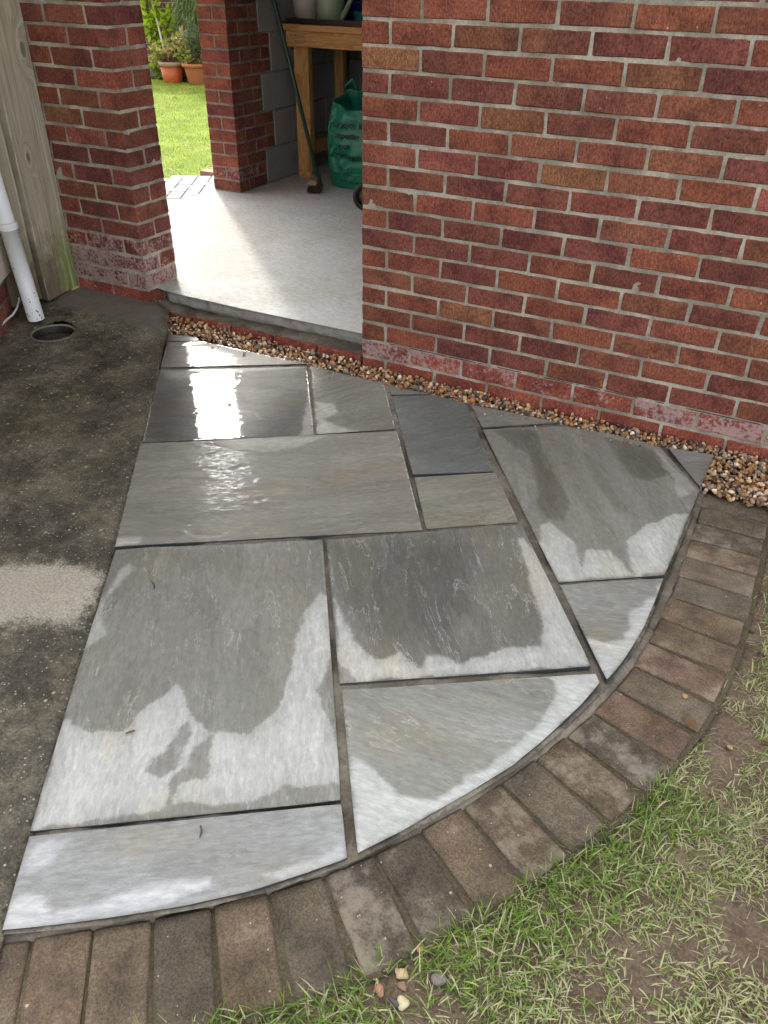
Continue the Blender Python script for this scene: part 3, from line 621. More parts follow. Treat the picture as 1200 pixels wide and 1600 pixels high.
for key, d in S.items():
    seed += 1
    pc_ = np.mean(d['o'], 0); poly = [tuple(np.array(p) + (np.array(p)-pc_)/np.linalg.norm(np.array(p)-pc_)*.0018) for p in d['o']]
    P, F, nb = fill_poly(poly, .0072, .0085, .0016, seed)
    a = math.radians(d['a']); ca, sa = math.cos(a), math.sin(a)
    c0 = P.mean(0)
    gx = (P[:, 0]-c0[0])*ca + (P[:, 1]-c0[1])*sa; gy = -(P[:, 0]-c0[0])*sa + (P[:, 1]-c0[1])*ca
    # layered cleft: flat steps with short slopes between them
    nn = fbm(gx*2.4 + seed*3, gy*8.0, 5, seed+40)*6
    stp = np.floor(nn) + sst(.42, .58, nn-np.floor(nn))
    flat = 1-.8*d['f']
    h = (.0016*(stp-3) + .0013*(fbm(gx*6, gy*40, 3, seed+60)-.5))*flat
    tiltx = RNG.uniform(-.0015, .0015, 2)
    z = SLAB_Z + h + (P-c0)@tiltx
    z[:nb] -= .0012
    w = np.full(len(P), d['w']); film = np.full(len(P), d['f'])
    w += .10*(fbm(gx*5, gy*9, 4, seed+80)-.5)*2
    wx = np.stack([fbm(P[:, 0]*30, P[:, 1]*30, 4, seed+90), fbm(P[:, 0]*30, P[:, 1]*30, 4, seed+91)], -1)-.5
    wx = wx[:, :1]*np.array((ca, sa))*.030 + wx[:, 1:]*np.array((-sa, ca))*.016
    for q, lv, s in d['p']:
        sd_ = sdist(P + wx, [tuple(x) for x in q]); m = .70*sst(-s*.5, s*.5, sd_) + .30*sst(-.004, s + .05, sd_)
        m = m*(1 - .06*fbm(gx*20, gy*45, 3, seed+120))
        w = w*(1-m) + lv*m
    film = film*sst(.26, .5, w) + .0
    V = np.column_stack([P, z]); n0 = len(V)
    V2 = np.vstack([V, np.column_stack([P[:nb], z[:nb]-.024])])
    sk = np.array([[i, n0+(i+1) % nb, (i+1) % nb] for i in range(nb)] + [[i, n0+i, n0+(i+1) % nb] for i in range(nb)])
    me = np_mesh('paving_slab', V2, np.vstack([F, sk]), M['slab'], True)
    me.materials.append(M['slab_edge'])
    mi = np.zeros(len(me.polygons), np.int32); mi[len(F):] = 1; me.polygons.foreach_set('material_index', mi)
    sm = np.ones(len(me.polygons), bool); sm[len(F):] = False; me.polygons.foreach_set('use_smooth', sm)
    ext = lambda v: np.concatenate([v, v[:nb]])
    attr(me, 'wet', 'FLOAT', ext(np.clip(w, 0, 1))); attr(me, 'film', 'FLOAT', ext(np.clip(film, 0, 1)))
    attr(me, 'grain', 'FLOAT_VECTOR', np.column_stack([ext(gx) + seed*2.3, ext(gy) + seed*1.7, np.full(n0+nb, 0.0)]))
    attr(me, 'tone', 'FLOAT_COLOR', np.tile((*d['t'], CLEFT.get(key, .4)), (n0+nb, 1)))
    obj('paving_slab', me, patio)

# ---------------------------------------------------------------- block edging round the curve
J = [(0.6309, -2.3621), (0.7102, -2.3012), (0.7963, -2.2362), (0.8748, -2.1715), (0.9519, -2.1000), (1.0220, -2.0276), (1.0891, -1.9418), (1.1457, -1.8518), (1.2035, -1.7677), (1.2469, -1.6706), (1.2973, -1.5790), (1.3336, -1.4859), (1.3736, -1.3914), (1.3955, -1.2882), (1.4236, -1.1969), (1.4308, -1.0991), (1.4464, -0.9842), (1.4399, -0.8819), (1.4512, -0.7750), (1.4494, -0.6750), (1.4493, -0.5783), (1.4479, -0.4802), (1.4471, -0.3798), (1.4426, -0.2884)]
J = [np.array(p) for p in J]
J = [2*J[0]-J[1]*1.0 + (J[0]-J[1])*1.0*0, ] + J
J = np.array([J[0]] + list(J[1:]))
for _ in range(2): J[1:-1] = .25*J[:-2] + .5*J[1:-1] + .25*J[2:]
edging_v, edging_f = [], []
TN = []
for i in range(len(J)):
    tdir = J[min(i+1, len(J)-1)] - J[max(i-1, 0)]; tdir /= np.linalg.norm(tdir); TN.append(np.array((tdir[1], -tdir[0])))
TN = np.array(TN)
ein = J - TN*.012; eout = J + TN*.212
V = [(*p, .0065) for p in ein] + [(*p, .0065) for p in eout]; n = len(J)
me = mesh('block_edging', V, [(i, i+n, i+n+1, i+1) for i in range(n-1)], M['bed'])
edging = tag(obj('block_edging', me), kind='structure')
rb = random.Random(5)
bcol = [(.150, .118, .090), (.160, .122, .092), (.135, .113, .090), (.128, .110, .089), (.150, .125, .098), (.172, .122, .096)]
for i in range(len(J)-1):
    mid = (J[i]+J[i+1])/2; tdir = J[i+1]-J[i]; wdt = np.linalg.norm(tdir) - .0045; tdir /= np.linalg.norm(tdir)
    nrm = np.array((tdir[1], -tdir[0]))
    c = mid + nrm*(.100 + rb.uniform(-.003, .003))
    bm = bmesh.new()
    bmesh.ops.create_cube(bm, size=1.0)
    for v in bm.verts: v.co = Vector((v.co.x*.199, v.co.y*min(wdt, .106), v.co.z*.06)) + Vector([rb.uniform(-.0012, .0012) for _ in range(3)])
    bmesh.ops.bevel(bm, geom=list(bm.edges), offset=.0065, segments=2, affect='EDGES', profile=.6)
    for v in bm.verts: v.co += Vector([rb.uniform(-.0012, .0012) for _ in range(3)])
    o = obj('block_paver', bm_mesh('block_paver', bm, M['block'], True), edging, (c[0], c[1], .012 - .03 + rb.uniform(-.0015, .0015)), (rb.uniform(-.008, .008), rb.uniform(-.008, .008), math.atan2(nrm[1], nrm[0])))
    bc = rb.choice(bcol); bs_ = rb.uniform(.86, 1.14); bc = tuple(x*bs_ for x in bc); up_ = .88 + .62*max(0, (i-8))/15
    o.color = (bc[0]*up_, bc[1]*up_, bc[2]*up_, [.25, .3, .2, .3, .35, .3, .95, .6, .3, .9, .3, .85, .95, .3, .5, .8, .6, .5, .4, .5, .9, .9, .6, .5][i % 24])
# mortar haunch squeezed out between slabs and blocks, and crumbs of it
hv, hf = [], []
inner = resample([tuple(p) for p in ein + TN*.006], .008, False)
for i, p in enumerate(inner):
    k = min(np.argmin(np.linalg.norm(J-p, axis=1)), len(J)-1); nr = TN[k]
    up1 = .006 + .008*vn(i*.21, 0.0, 3) + .004*vn(i*.9, 2.0, 5)
    wob = .006*(vn(i*.33, 5.0, 7)-.5)
    for off, zz in ((-.026, .000), (-.020, up1+.002), (-.008+wob, up1+.004), (.004+wob, up1), (.011+wob*1.6, .002)):
        hv.append((*(p + nr*off), zz))
ni = len(inner)
hf = [(i*5+j, i*5+j+1, (i+1)*5+j+1, (i+1)*5+j) for i in range(ni-1) for j in range(4)]
obj('mortar_haunch', mesh('mortar_haunch', hv, hf, M['joint'], True), edging)

# ---------------------------------------------------------------- soil and grass on the right
out = [tuple(p) for p in (J + TN*.198)]
soil_poly = [(out[0][0]-.35, out[0][1]-.25), (3.4, -3.2), (3.4, -.34), (1.66, -.34)] + out[::-1]
P, F, nb = fill_poly(soil_poly, .014, .016, 0, 9)
z = -.004 + .022*(fbm(P[:, 0]*5, P[:, 1]*5, 4, 21)-.5) + .016*(fbm(P[:, 0]*28, P[:, 1]*28, 4, 22)-.5)
me = np_mesh('soil', np.column_stack([P, z]), F, M['soil'], True)
soil = tag(obj('soil', me), kind='structure')

def blade_mesh(name, base, ang, length, width, lean, curl, colr, mat, lim=1.56):
    """base (n,3); blades of three segments that lean and curl"""
    n = len(base); dx = np.cos(ang); dy = np.sin(ang); px, py = -dy, dx
    V = np.zeros((n, 7, 3)); C = np.zeros((n, 7, 4)); C[..., 3] = 1
    for s, tt in enumerate((0, .38, .72, 1.0)):
        la = lean + curl*tt
        r = length*tt*np.sin(la*.85 + .05); h = length*tt*np.cos(np.clip(la, -1.5, lim))
        wv = width*(1, .9, .62, 0)[s]*.5
        cx = base[:, 0] + dx*r; cyy = base[:, 1] + dy*r; cz = base[:, 2] + h
        sh = .62 + .5*tt
        if s < 3:
            for q, sg in ((0, -1), (1, 1)):
                V[:, s*2+q] = np.column_stack([cx + px*wv*sg, cyy + py*wv*sg, cz + .0003*sg])
                C[:, s*2+q, :3] = colr
        else:
            V[:, 6] = np.column_stack([cx, cyy, cz]); C[:, 6, :3] = colr
    T = np.array([[0, 1, 3], [0, 3, 2], [2, 3, 5], [2, 5, 4], [4, 5, 6]])
    F = (T[None] + (np.arange(n)*7)[:, None, None]).reshape(-1, 3)
    me = np_mesh(name, V.reshape(-1, 3), F, mat, True)
    attr(me, 'col', 'FLOAT_COLOR', C.reshape(-1, 4)); return me

def scatter(poly, n, dens):
    lo = np.min(poly, 0); hi = np.max(poly, 0)
    Q = lo + RNG.random((n, 2))*(hi-lo); Q = Q[in_poly(Q, [tuple(p) for p in poly])]
    return Q[RNG.random(len(Q)) < dens(Q)]
STN = [(1.2322, -2.1111), (1.2424, -2.1291), (1.2535, -2.1517), (1.2107, -2.1527), (1.2911, -2.0896), (1.5474, -1.2454), (1.6652, -1.3389), (1.2430, -2.0618), (1.2422, -2.1577)]
STN_CLEAR = [(*STN[1], .036), (*STN[3], .022), (*STN[2], .022), (*STN[4], .020), (*STN[6], .016)]
def dens(Q):
    de = np.min(np.stack([np.linalg.norm(Q-e, axis=1) for e in resample(out, .02, False)]), 0)
    nse = fbm(Q[:, 0]*6.5, Q[:, 1]*6.5, 3, 50)
    clump = fbm(Q[:, 0]*24, Q[:, 1]*24, 2, 52)
    d1 = sst(.37, .58, nse*.75 + .25*clump + .30*np.exp(-de/.10)*(Q[:, 1] < -1.3) - .05)
    for (bx_, by_, br_) in STN_CLEAR: d1 = d1*sst(br_*.7, br_*1.3, np.hypot(Q[:, 0]-bx_, Q[:, 1]-by_))
    d1 *= np.where(Q[:, 1] > -1.35, .35+.65*sst(.0, .09, de), 1.0)
    return np.clip(d1*sst(.25, .55, clump+.12) + .05*(d1 > 0), 0, 1)
gp = [(out[0][0]-.3, out[0][1]-.2), (2.9, -3.0), (2.9, -.5), (1.70, -.5)] + [tuple(p) for p in (J + TN*.192)][::-1]
Q = scatter(gp, 210000, dens)
n = len(Q)
de = np.min(np.stack([np.linalg.norm(Q-e, axis=1) for e in resample(out, .02, False)]), 0)
lush = sst(.22, .04, de)*(Q[:, 1] < -1.5)
cl = fbm(Q[:, 0]*18, Q[:, 1]*18, 2, 70)
ang = RNG.random(n)*6.283 + 2.0*(cl-.5); ang = np.where(RNG.random(n) < .35, -2.3 + RNG.normal(0, .7, n), ang)
L = RNG.uniform(.012, .042, n)*(1+.4*lush); Wd = RNG.uniform(.0013, .0034, n)
lean = RNG.uniform(.35, 1.45, n) - .35*lush*RNG.random(n); curl = RNG.uniform(.0, .7, n)
u = RNG.random((n, 1))
fresh = np.array((.26, .38, .06)); pale = np.array((.48, .52, .25)); straw = np.array((.62, .56, .36)); deep = np.array((.11, .21, .032))
col = fresh*(1-u) + deep*u
k = RNG.random(n); dryness = np.clip(.80 - .5*lush, 0, 1)
col = np.where((k < dryness)[:, None], pale*(.75+.5*u), col); col = np.where((k < dryness*.34)[:, None], straw*(.6+.6*u), col)
zb = -.004 + .022*(fbm(Q[:, 0]*5, Q[:, 1]*5, 4, 21)-.5) + .016*(fbm(Q[:, 0]*28, Q[:, 1]*28, 4, 22)-.5)
me = blade_mesh('grass', np.column_stack([Q, zb-.001]), ang, L, Wd, lean, curl, col, M['blade'])
tag(obj('grass', me), 'patchy green and straw coloured grass growing in bare soil', 'grass', kind='stuff')

# dead thatch and mown clippings lying flat among the blades
tq = scatter(gp, 95000, lambda q: np.clip(.25 + .6*dens(q), 0, 1)*.6); nt = len(tq); u = RNG.random((nt, 1))
tz = .001 -.004 + .022*(fbm(tq[:, 0]*5, tq[:, 1]*5, 4, 21)-.5) + .016*(fbm(tq[:, 0]*28, tq[:, 1]*28, 4, 22)-.5)
tcol = np.array((.30, .235, .14))*(1-u) + np.array((.60, .53, .34))*u; tcol = np.where(RNG.random((nt, 1)) < .25, np.array((.13, .09, .055)), tcol)
me = blade_mesh('thatch', np.column_stack([tq, tz + .002*RNG.random(nt)]), RNG.random(nt)*6.283, RNG.uniform(.008, .032, nt), RNG.uniform(.0008, .0020, nt), RNG.uniform(1.25, 1.56, nt), RNG.uniform(0, .2, nt), tcol, M['blade'])
tag(obj('thatch', me), 'dry straw clippings and thatch lying between the grass blades', 'thatch', kind='stuff')

# crumbs and clods on the bare soil, with flecks of dead leaf among them
cq = scatter(gp, 14000, lambda q: np.clip(.25 + .9*(fbm(q[:, 0]*9, q[:, 1]*9, 3, 77)-.4), 0, 1)); nc = len(cq)
bmC = bmesh.new(); bmesh.ops.create_icosphere(bmC, subdivisions=1, radius=1.0)
CV = np.array([v.co[:] for v in bmC.verts]); CF = np.array([[v.index for v in f.verts] for f in bmC.faces]); bmC.free()
cs_ = (.0014 + .0070*RNG.random(nc)**3)[:, None, None]*RNG.uniform(.6, 1.3, (nc, 1, 3))
cz = -.004 + .022*(fbm(cq[:, 0]*5, cq[:, 1]*5, 4, 21)-.5) + .016*(fbm(cq[:, 0]*28, cq[:, 1]*28, 4, 22)-.5)
Vc = CV[None]*cs_*(1+.5*(RNG.random((nc, len(CV), 1))-.5)) + np.column_stack([cq, cz])[:, None, :]
Fc = (CF[None] + (np.arange(nc)*len(CV))[:, None, None]).reshape(-1, 3)
cc_ = np.array([(.17, .12, .085), (.12, .085, .06), (.22, .165, .12), (.34, .28, .20), (.09, .06, .04)])[RNG.choice(5, nc, p=[.35, .25, .25, .07, .08])]
C4 = np.ones((nc, len(CV), 4)); C4[..., :3] = cc_[:, None, :]
me = np_mesh('soil_crumbs', Vc.reshape(-1, 3), Fc, M['crumb'], False); attr(me, 'col', 'FLOAT_COLOR', C4.reshape(-1, 4))
tag(obj('soil_crumbs', me), 'loose crumbs of brown soil between the grass tufts', 'soil', kind='stuff')

# ---------------------------------------------------------------- gravel along the wall
wall_edge = [(-1.03, .0), (2.6, .0)]
gpoly = [(-1.02, -.002), (2.6, -.002), (2.6, -.36), (1.66, -.325)] + [tuple(p) for p in [(1.6351, -0.3075), (1.4414, -0.3204), (1.4277, -0.3105), (1.4371, -0.0627), (1.2563, -0.0807), (0.8922, -0.1025), (0.5244, -0.1106), (0.1620, -0.1110), (-0.2053, -0.1107), (-0.4587, -0.1157), (-0.7852, -0.0955), (-0.9435, -0.1159), (-1.0568, 0.0194)]][1:]
me = mesh('gravel_bed', [(*p, .008) for p in gpoly], [tuple(range(len(gpoly)))], M['gravel_bed'])
gb = tag(obj('gravel_bed', me), kind='structure')
bmI = bmesh.new(); bmesh.ops.create_icosphere(bmI, subdivisions=1, radius=1.0)
IV = np.array([v.co[:] for v in bmI.verts]); IF = np.array([[v.index for v in f.verts] for f in bmI.faces]); bmI.free()
bmI = bmesh.new(); bmesh.ops.create_icosphere(bmI, subdivisions=2, radius=1.0)
IV2 = np.array([v.co[:] for v in bmI.verts]); IF2 = np.array([[v.index for v in f.verts] for f in bmI.faces]); bmI.free()
pal = np.array([(.36, .21, .10), (.27, .15, .07), (.46, .31, .17), (.58, .47, .32), (.70, .63, .52), (.74, .70, .64), (.23, .20, .18), (.15, .13, .125), (.33, .13, .055), (.40, .26, .17), (.20, .11, .06), (.30, .27, .25), (.09, .075, .07), (.52, .36, .25)])
pw = np.array([12, 11, 10, 8, 7, 4, 7, 6, 6, 9, 10, 6, 5, 6.]); pw /= pw.sum()
def pebbles(poly, spacing, r0, r1, zlev, zr):
    lo = np.min(poly, 0); hi = np.max(poly, 0)
    gx, gy = np.meshgrid(np.arange(lo[0], hi[0], spacing), np.arange(lo[1], hi[1], spacing*.87))
    gx = gx + (np.arange(gx.shape[0]) % 2)[:, None]*spacing*.5
    Q = np.stack([gx.ravel(), gy.ravel()], -1) + (RNG.random((gx.size, 2))-.5)*spacing*.85
    ok = in_poly(Q, [tuple(p) for p in poly]); Q = Q[ok]
    n = len(Q); r = r0 + (r1-r0)*RNG.random(n)**1.7
    z = zlev + RNG.uniform(-zr, zr, n) + .004*np.sin(Q[:, 0]*5)
    near = np.clip(-Q[:, 1]/.05, 0, 1)
    return np.column_stack([Q, z]), r
inset = [tuple(p) for p in gpoly]
A, ra = pebbles(inset, .0165, .0050, .0105, .021, .004)
B, rbb = pebbles(inset, .0195, .0045, .0125, .033, .005)
C0 = np.vstack([A, B]); rr = np.concatenate([ra, rbb]); n = len(C0)
C0[:, 2] += .020*sst(-.05, -.01, C0[:, 1])*(C0[:, 0] < .02)
ds = sdist(C0[:, :2], inset); sel = ds > rr*.55; C0, rr = C0[sel], rr[sel]
st_n = 34; SX = RNG.uniform(-.75, 1.2, st_n); SR = RNG.uniform(.0020, .0055, st_n)
C0 = np.vstack([C0, np.column_stack([SX, -.125 - .05*RNG.random(st_n)**2, .031 + SR*.6])]); rr = np.concatenate([rr, SR]); n = len(C0)
# random rotations
qv = RNG.normal(size=(n, 4)); qv /= np.linalg.norm(qv, axis=1)[:, None]; w_, x_, y_, z_ = qv.T
Rm = np.stack([1-2*(y_**2+z_**2), 2*(x_*y_-z_*w_), 2*(x_*z_+y_*w_), 2*(x_*y_+z_*w_), 1-2*(x_**2+z_**2), 2*(y_*z_-x_*w_), 2*(x_*z_-y_*w_), 2*(y_*z_+x_*w_), 1-2*(x_**2+y_**2)], -1).reshape(n, 3, 3)
sc3 = np.column_stack([RNG.uniform(.95, 1.45, n), RNG.uniform(.75, 1.05, n), RNG.uniform(.5, .85, n)])*rr[:, None]
base = IV2[None]*sc3[:, None, :]*(1 + .22*(RNG.random((n, len(IV2), 1))-.5)*.6 - .30*np.maximum(0, np.einsum('kj,nj->nk', IV2, RNG.normal(size=(n, 3))*.75)-.45)[..., None] - .30*np.maximum(0, np.einsum('kj,nj->nk', IV2, RNG.normal(size=(n, 3))*.75)-.45)[..., None] + .16*np.sin(IV2[None, :, :1]*2.5 + RNG.random((n, 1, 1))*6) )
Vp = np.einsum('nij,nkj->nki', Rm, base) + C0[:, None, :]
Vp[..., 1] = np.minimum(Vp[..., 1], -.0015)
Fp = (IF2[None] + (np.arange(n)*len(IV2))[:, None, None]).reshape(-1, 3)
pc = pal[RNG.choice(len(pal), n, p=pw)]*RNG.uniform(.8, 1.35, (n, 1))*np.array((1.1, 1.0, .88))
Cc = np.ones((n, len(IV2), 4)); Cc[..., :3] = pc[:, None, :]
me = np_mesh('gravel', Vp.reshape(-1, 3), Fp, M['pebble'], True); attr(me, 'col', 'FLOAT_COLOR', Cc.reshape(-1, 4))
tag(obj('gravel', me), 'mixed brown, cream and grey pebbles filling the strip along the brick wall', 'gravel', kind='stuff')

# ---------------------------------------------------------------- bricks
CR = (.285, .094, .062); CD = (.215, .073, .059); CO = (.295, .130, .072); CB = (.245, .092, .060); CP = (.295, .098, .076); CE = (.320, .092, .066)
CODE = dict(r=CR, d=CD, o=CO, b=CB, p=CP, e=CE)
rk = random.Random(21)
def rand_code(): return rk.choices('rdobp', (34, 30, 5, 20, 14))[0]
_bc = {}
def brick_me(Lx, Ly, Lz, var):
    key = (round(Lx, 4), round(Ly, 4), round(Lz, 4), var)
    if key not in _bc:
        rr_ = random.Random(int(Lx*1e4)*7 + int(Ly*1e4)*3 + var); bm = bmesh.new(); bmesh.ops.create_cube(bm, size=1.0)
        for v in bm.verts: v.co = Vector((v.co.x*(Lx-.002), v.co.y*Ly, v.co.z*(Lz-.002))) + Vector([rr_.uniform(-.0016, .0016) for _ in range(3)])
        ax = 0 if Lx >= Ly else 1
        long_ = [e for e in bm.edges if abs((e.verts[0].co-e.verts[1].co)[ax]) > .5*max(Lx, Ly)]
        bmesh.ops.subdivide_edges(bm, edges=long_, cuts=5 if max(Lx, Ly) > .15 else 2, use_grid_fill=True)
        bmesh.ops.bevel(bm, geom=[e for e in bm.edges if e.calc_face_angle(0) > .8], offset=.0030, segments=1, affect='EDGES')
        for v in bm.verts: v.co += Vector([rr_.uniform(-.0011, .0011) for _ in range(3)])
        _bc[key] = bm_mesh('brick', bm, M['brick'])
    return _bc[key]
def brick(parent, x0, x1, y0, y1, zc, code, salt=0.0, name='brick', j=True):
    o = obj(name, brick_me(x1-x0, y1-y0, .065, rk.randrange(6)), parent, ((x0+x1)/2, (y0+y1)/2 + (rk.uniform(-.0012, .0012) if j else 0), zc + rk.uniform(-.0009, .0009)))
    c = CODE[code]; f = rk.uniform(.86, 1.14)
    o.color = (min(1, c[0]*f), c[1]*f*rk.uniform(.95, 1.05), c[2]*f*rk.uniform(.94, 1.06), salt)
    return o
def joined(name, boxes, mat, parent, kind=None, bev=.003):
    bm = bmesh.new()
    for b in boxes: add_box(bm, *b, bev=0)
    o = obj(name, bm_mesh(name, bm, mat), parent)
    if kind: o['kind'] = kind
    o.color = (*CR, 0.0)
    return o
def mortar_face(parent, x0, x1, z0, z1, depth, mat, axis='y', seed_=0):
    # rough struck face of the mortar bed between the bricks, facing -Y (axis y) or +X (axis x)
    nx = int((x1-x0)/.011); nz = int((z1-z0)/.011)
    gx, gz = np.meshgrid(np.linspace(x0, x1, nx), np.linspace(z0, z1, nz)); gx = gx.ravel(); gz = gz.ravel()
    d = depth + .0019*(fbm(gx*34, gz*34, 3, 200+seed_)-.5)*2 + .0016*(fbm(gx*6, gz*6, 2, 210+seed_)-.5)*2
    V = np.column_stack([gx, d, gz]) if axis == 'y' else np.column_stack([-d, gx, gz])
    ii = np.arange(nx*nz).reshape(nz, nx)
    F = np.stack([ii[:-1, :-1], ii[:-1, 1:], ii[1:, 1:], ii[1:, :-1]], -1).reshape(-1, 4)
    return obj('mortar', np_mesh('mortar', V, F, mat, True), parent)
def courses(c): return c*.075 + .0375
ROWS = {17: 'rrrbrbrd', 16: 'rrbbddrd', 15: 'odrrodrb', 14: 'pddbdbrd', 13: 'rpodrbdr', 12: 'rdrbpbdr', 11: 'pppobrpd', 10: 'rbddrddp', 9: 'brrdbdbr', 8: 'rddddrdb', 7: 'dddrdrrd', 6: 'rrdrrbdr', 5: 'bbdrdrbd', 4: 'rrodrbrb', 3: 'bbddbrdr', 2: 'brddbddb', 1: 'eeeeeeee', 0: 'eeeeeeee'}
NC = 22; TOP = NC*.075
# right-hand front wall
wall = empty('brick_wall', (0, 0, 0)); tag(wall, 'long red brick wall with pale mortar right of the doorway, above the gravel', 'wall')
box('mortar', .004, 2.62, .0075, .206, -.05, TOP-.004, M['mortar'], wall); mortar_face(wall, .003, 2.58, -.04, TOP-.006, .0036, M['mortar'])
cnt = 0
for c in range(NC):
    x = 0.0; i = 0; full = (c % 2 == 1); row = ROWS.get(c, '')
    while x < 2.55:
        Ln = .1025 if (i == 0 and not full) else .215
        code = row[i] if i < len(row) else rand_code()
        salt = 0.0
        if c == 1: salt = rk.choice([.72, .8, .9]) if x < 1.0 else rk.choice([.9, .95, 1.0])
        elif c in (2, 3, 4): salt = rk.choice([0, 0, .12, .2])
        deep = .205 if (i == 0 and not full) else .1025
        brick(wall, x, x+Ln, 0.0, deep, courses(c), code, salt); cnt += 1
        x += Ln + .010; i += 1
box('damp_course', -.001, 2.6, .0035, .02, .1485, .1515, M['black'], wall)
ub = []
for c in range(NC, 33):
    x = 0.0 if c % 2 else -.1125
    while x < 2.55: ub.append((max(x, 0), x+.215, 0, .1, c*.075+.005, c*.075+.07)); x += .225
joined('upper_brickwork', ub, M['brick'], wall, 'stuff')
box('upper_mortar', .004, 2.62, .0035, .206, TOP-.004, 2.475, M['mortar'], wall)

# left-hand pier of the doorway (front face in the same plane, reveal faces the doorway)
XP = -1.134; ZP = .004
pil = empty('brick_pillar', (XP, 0, 0)); tag(pil, 'red brick pier left of the doorway with white bloom on its lower courses', 'pillar')
PR = {16: 'dbd', 15: 'prr', 14: 'rdr', 13: 'rdb', 12: 'rbr', 11: 'bod', 10: 'bpr', 9: 'ddr', 8: 'ddp', 7: 'bbb', 6: 'bdr', 5: 'ddd', 4: 'ddr', 3: 'dbd', 2: 'bdb', 1: 'eee', 0: 'eee'}
bodyx = -2.10
b = box('mortar', bodyx-XP+.004, -.0075, .0075, .2095, -.05, TOP-.004, M['mortar'], pil); mortar_face(pil, bodyx-XP+.02, -.004, -.04, TOP-.006, .0036, M['mortar'], 'y', 1); mortar_face(pil, .004, .211, -.04, TOP-.006, .0036, M['mortar'], 'x', 2)
for c in range(0, NC):
    full = (c % 2 == 1); row = PR.get(c, ''); zc = courses(c) + ZP
    salt = {5: .62, 4: .82, 3: .9, 2: .97, 1: .62, 6: .2}.get(c, 0)
    cd = row[0] if row else rand_code()
    if full:
        brick(pil, -.215, 0, 0, .1025, zc, row[0] if row else rand_code(), salt)
        brick(pil, -.215, 0, .1125, .215, zc, rand_code() if c > 1 else 'e', salt*.8)
        x = -.225
    else:
        brick(pil, -.1025, 0, 0, .215, zc, row[0] if row else rand_code(), salt)
        x = -.1125
    i = 1
    while x > bodyx-XP+.05:
        brick(pil, x-.215, x, 0, .1025, zc, row[i] if i < len(row) else rand_code(), min(1, salt*(1.0 if i > 1 else 1.05))); x -= .225; i += 1
joined('upper_brickwork', [(-.96, 0, 0, .215, TOP+.005, 2.475)], M['brick'], pil)
joined('sun_block_box', [(-2.2, -.975, .01, .21, -.02, 2.3)], M['brick'], pil)  # unseen box added to stop sun leaking round the wall end

# threshold course under the doorway
th = empty('door_threshold', (0, 0, 0)); tag(th, 'row of red bricks forming the doorway threshold under the concrete floor edge', 'threshold')
x = XP + .012; i = 0
while x < -.02:
    x1 = min(x+.215, -.004); brick(th, x, x1, .003, .1025, .0385, 'e', .60); x += .225; i += 1
P, F, nb = fill_poly([(XP+.0, .010), (-.002, .010), (-.002, .12), (XP, .12)], .012, .014, 0, 3)
zz = .0675 + .014*sst(.050, .085, P[:, 1])*(.4+fbm(P[:, 0]*12, P[:, 1]*12, 3, 5)) + .005*(fbm(P[:, 0]*50, P[:, 1]*50, 3, 6)-.5) + .006*sst(.012, .030, P[:, 1] + .012*(fbm(P[:, 0]*30, P[:, 1]*8, 3, 16)-.5))
obj('mortar_fillet', np_mesh('mortar_fillet', np.column_stack([P, zz]), F, M['joint'], True), th)

# lintels and roof, above the frame
li = tag(box('door_lintel', XP-.15, .15, .004, .2, 2.12, 2.47, M['cblock']), kind='structure')
li2 = tag(box('side_lintel', -2.098, -1.89, .218, 3.3, 2.24, 2.47, M['cblock']), kind='structure')
rf = tag(box('garage_roof', -2.22, 2.72, -.06, 3.45, 2.48, 2.62, M['roof']), kind='structure')

# ---------------------------------------------------------------- garage floor
fp = [(-2.10, .216), (XP+.002, .216), (XP+.004, .10)] + [tuple(p) for p in [(-1.0603, 0.0492), (-0.9499, 0.0426), (-0.8018, 0.0401), (-0.6753, 0.0372), (-0.5567, 0.0408), (-0.4245, 0.0448), (-0.2956, 0.0487), (-0.1665, 0.0462), (-0.0363, 0.0465)]] + [(-.003, .05), (-.003, .2), (2.5, .2), (2.5, 3.25), (-2.10, 3.25)]
P, F, nb = fill_poly(fp, .035, .014, .004, 5)
z = .15 + .003*(fbm(P[:, 0]*7, P[:, 1]*7, 4, 3)-.5)
front = (P[:, 1] < .13)
V = np.column_stack([P, z])
n0 = len(V)
ch = fbm(P[:nb, 0]*30, P[:nb, 0]*0, 3, 4)-.5
chip = .030*np.clip(fbm(P[:nb, 0]*11, P[:nb, 0]*0+7, 4, 14)-.52, 0, 1)*6 + .006*fbm(P[:nb, 0]*60, P[:nb, 0]*0, 2, 15)
lev = [(0.0, 0.0), (.003 + chip, -.005), (.005 + .016*ch + chip*.6, -.022), (.002 + .022*(fbm(P[:nb, 0]*45, P[:nb, 0]*0+3, 3, 9)-.5), -.044), (.014 + .020*fbm(P[:nb, 0]*14, P[:nb, 0]*0, 3, 6), -.062 + .010*ch), (.06, -.085)]
stack = [V]
for off, dz in lev:
    q_ = P[:nb].copy(); q_[:, 1] += off; stack.append(np.column_stack([q_, z[:nb] + dz]))
V2 = np.vstack(stack); sk = []
for k in range(len(lev)-1):
    a0 = n0 + k*nb; b0 = a0 + nb
    for i in range(nb):
        j = (i+1) % nb; sk += [[a0+i, b0+j, a0+j], [a0+i, b0+i, b0+j]]
me = np_mesh('garage_floor', V2, np.vstack([F, np.array(sk)]), M['floor'], True)
ed_ = np.ones(len(V2)); ed_[:n0] = 0; ed_[n0:n0+nb] = .6
attr(me, 'edge', 'FLOAT', ed_)
tag(obj('garage_floor', me), kind='structure')

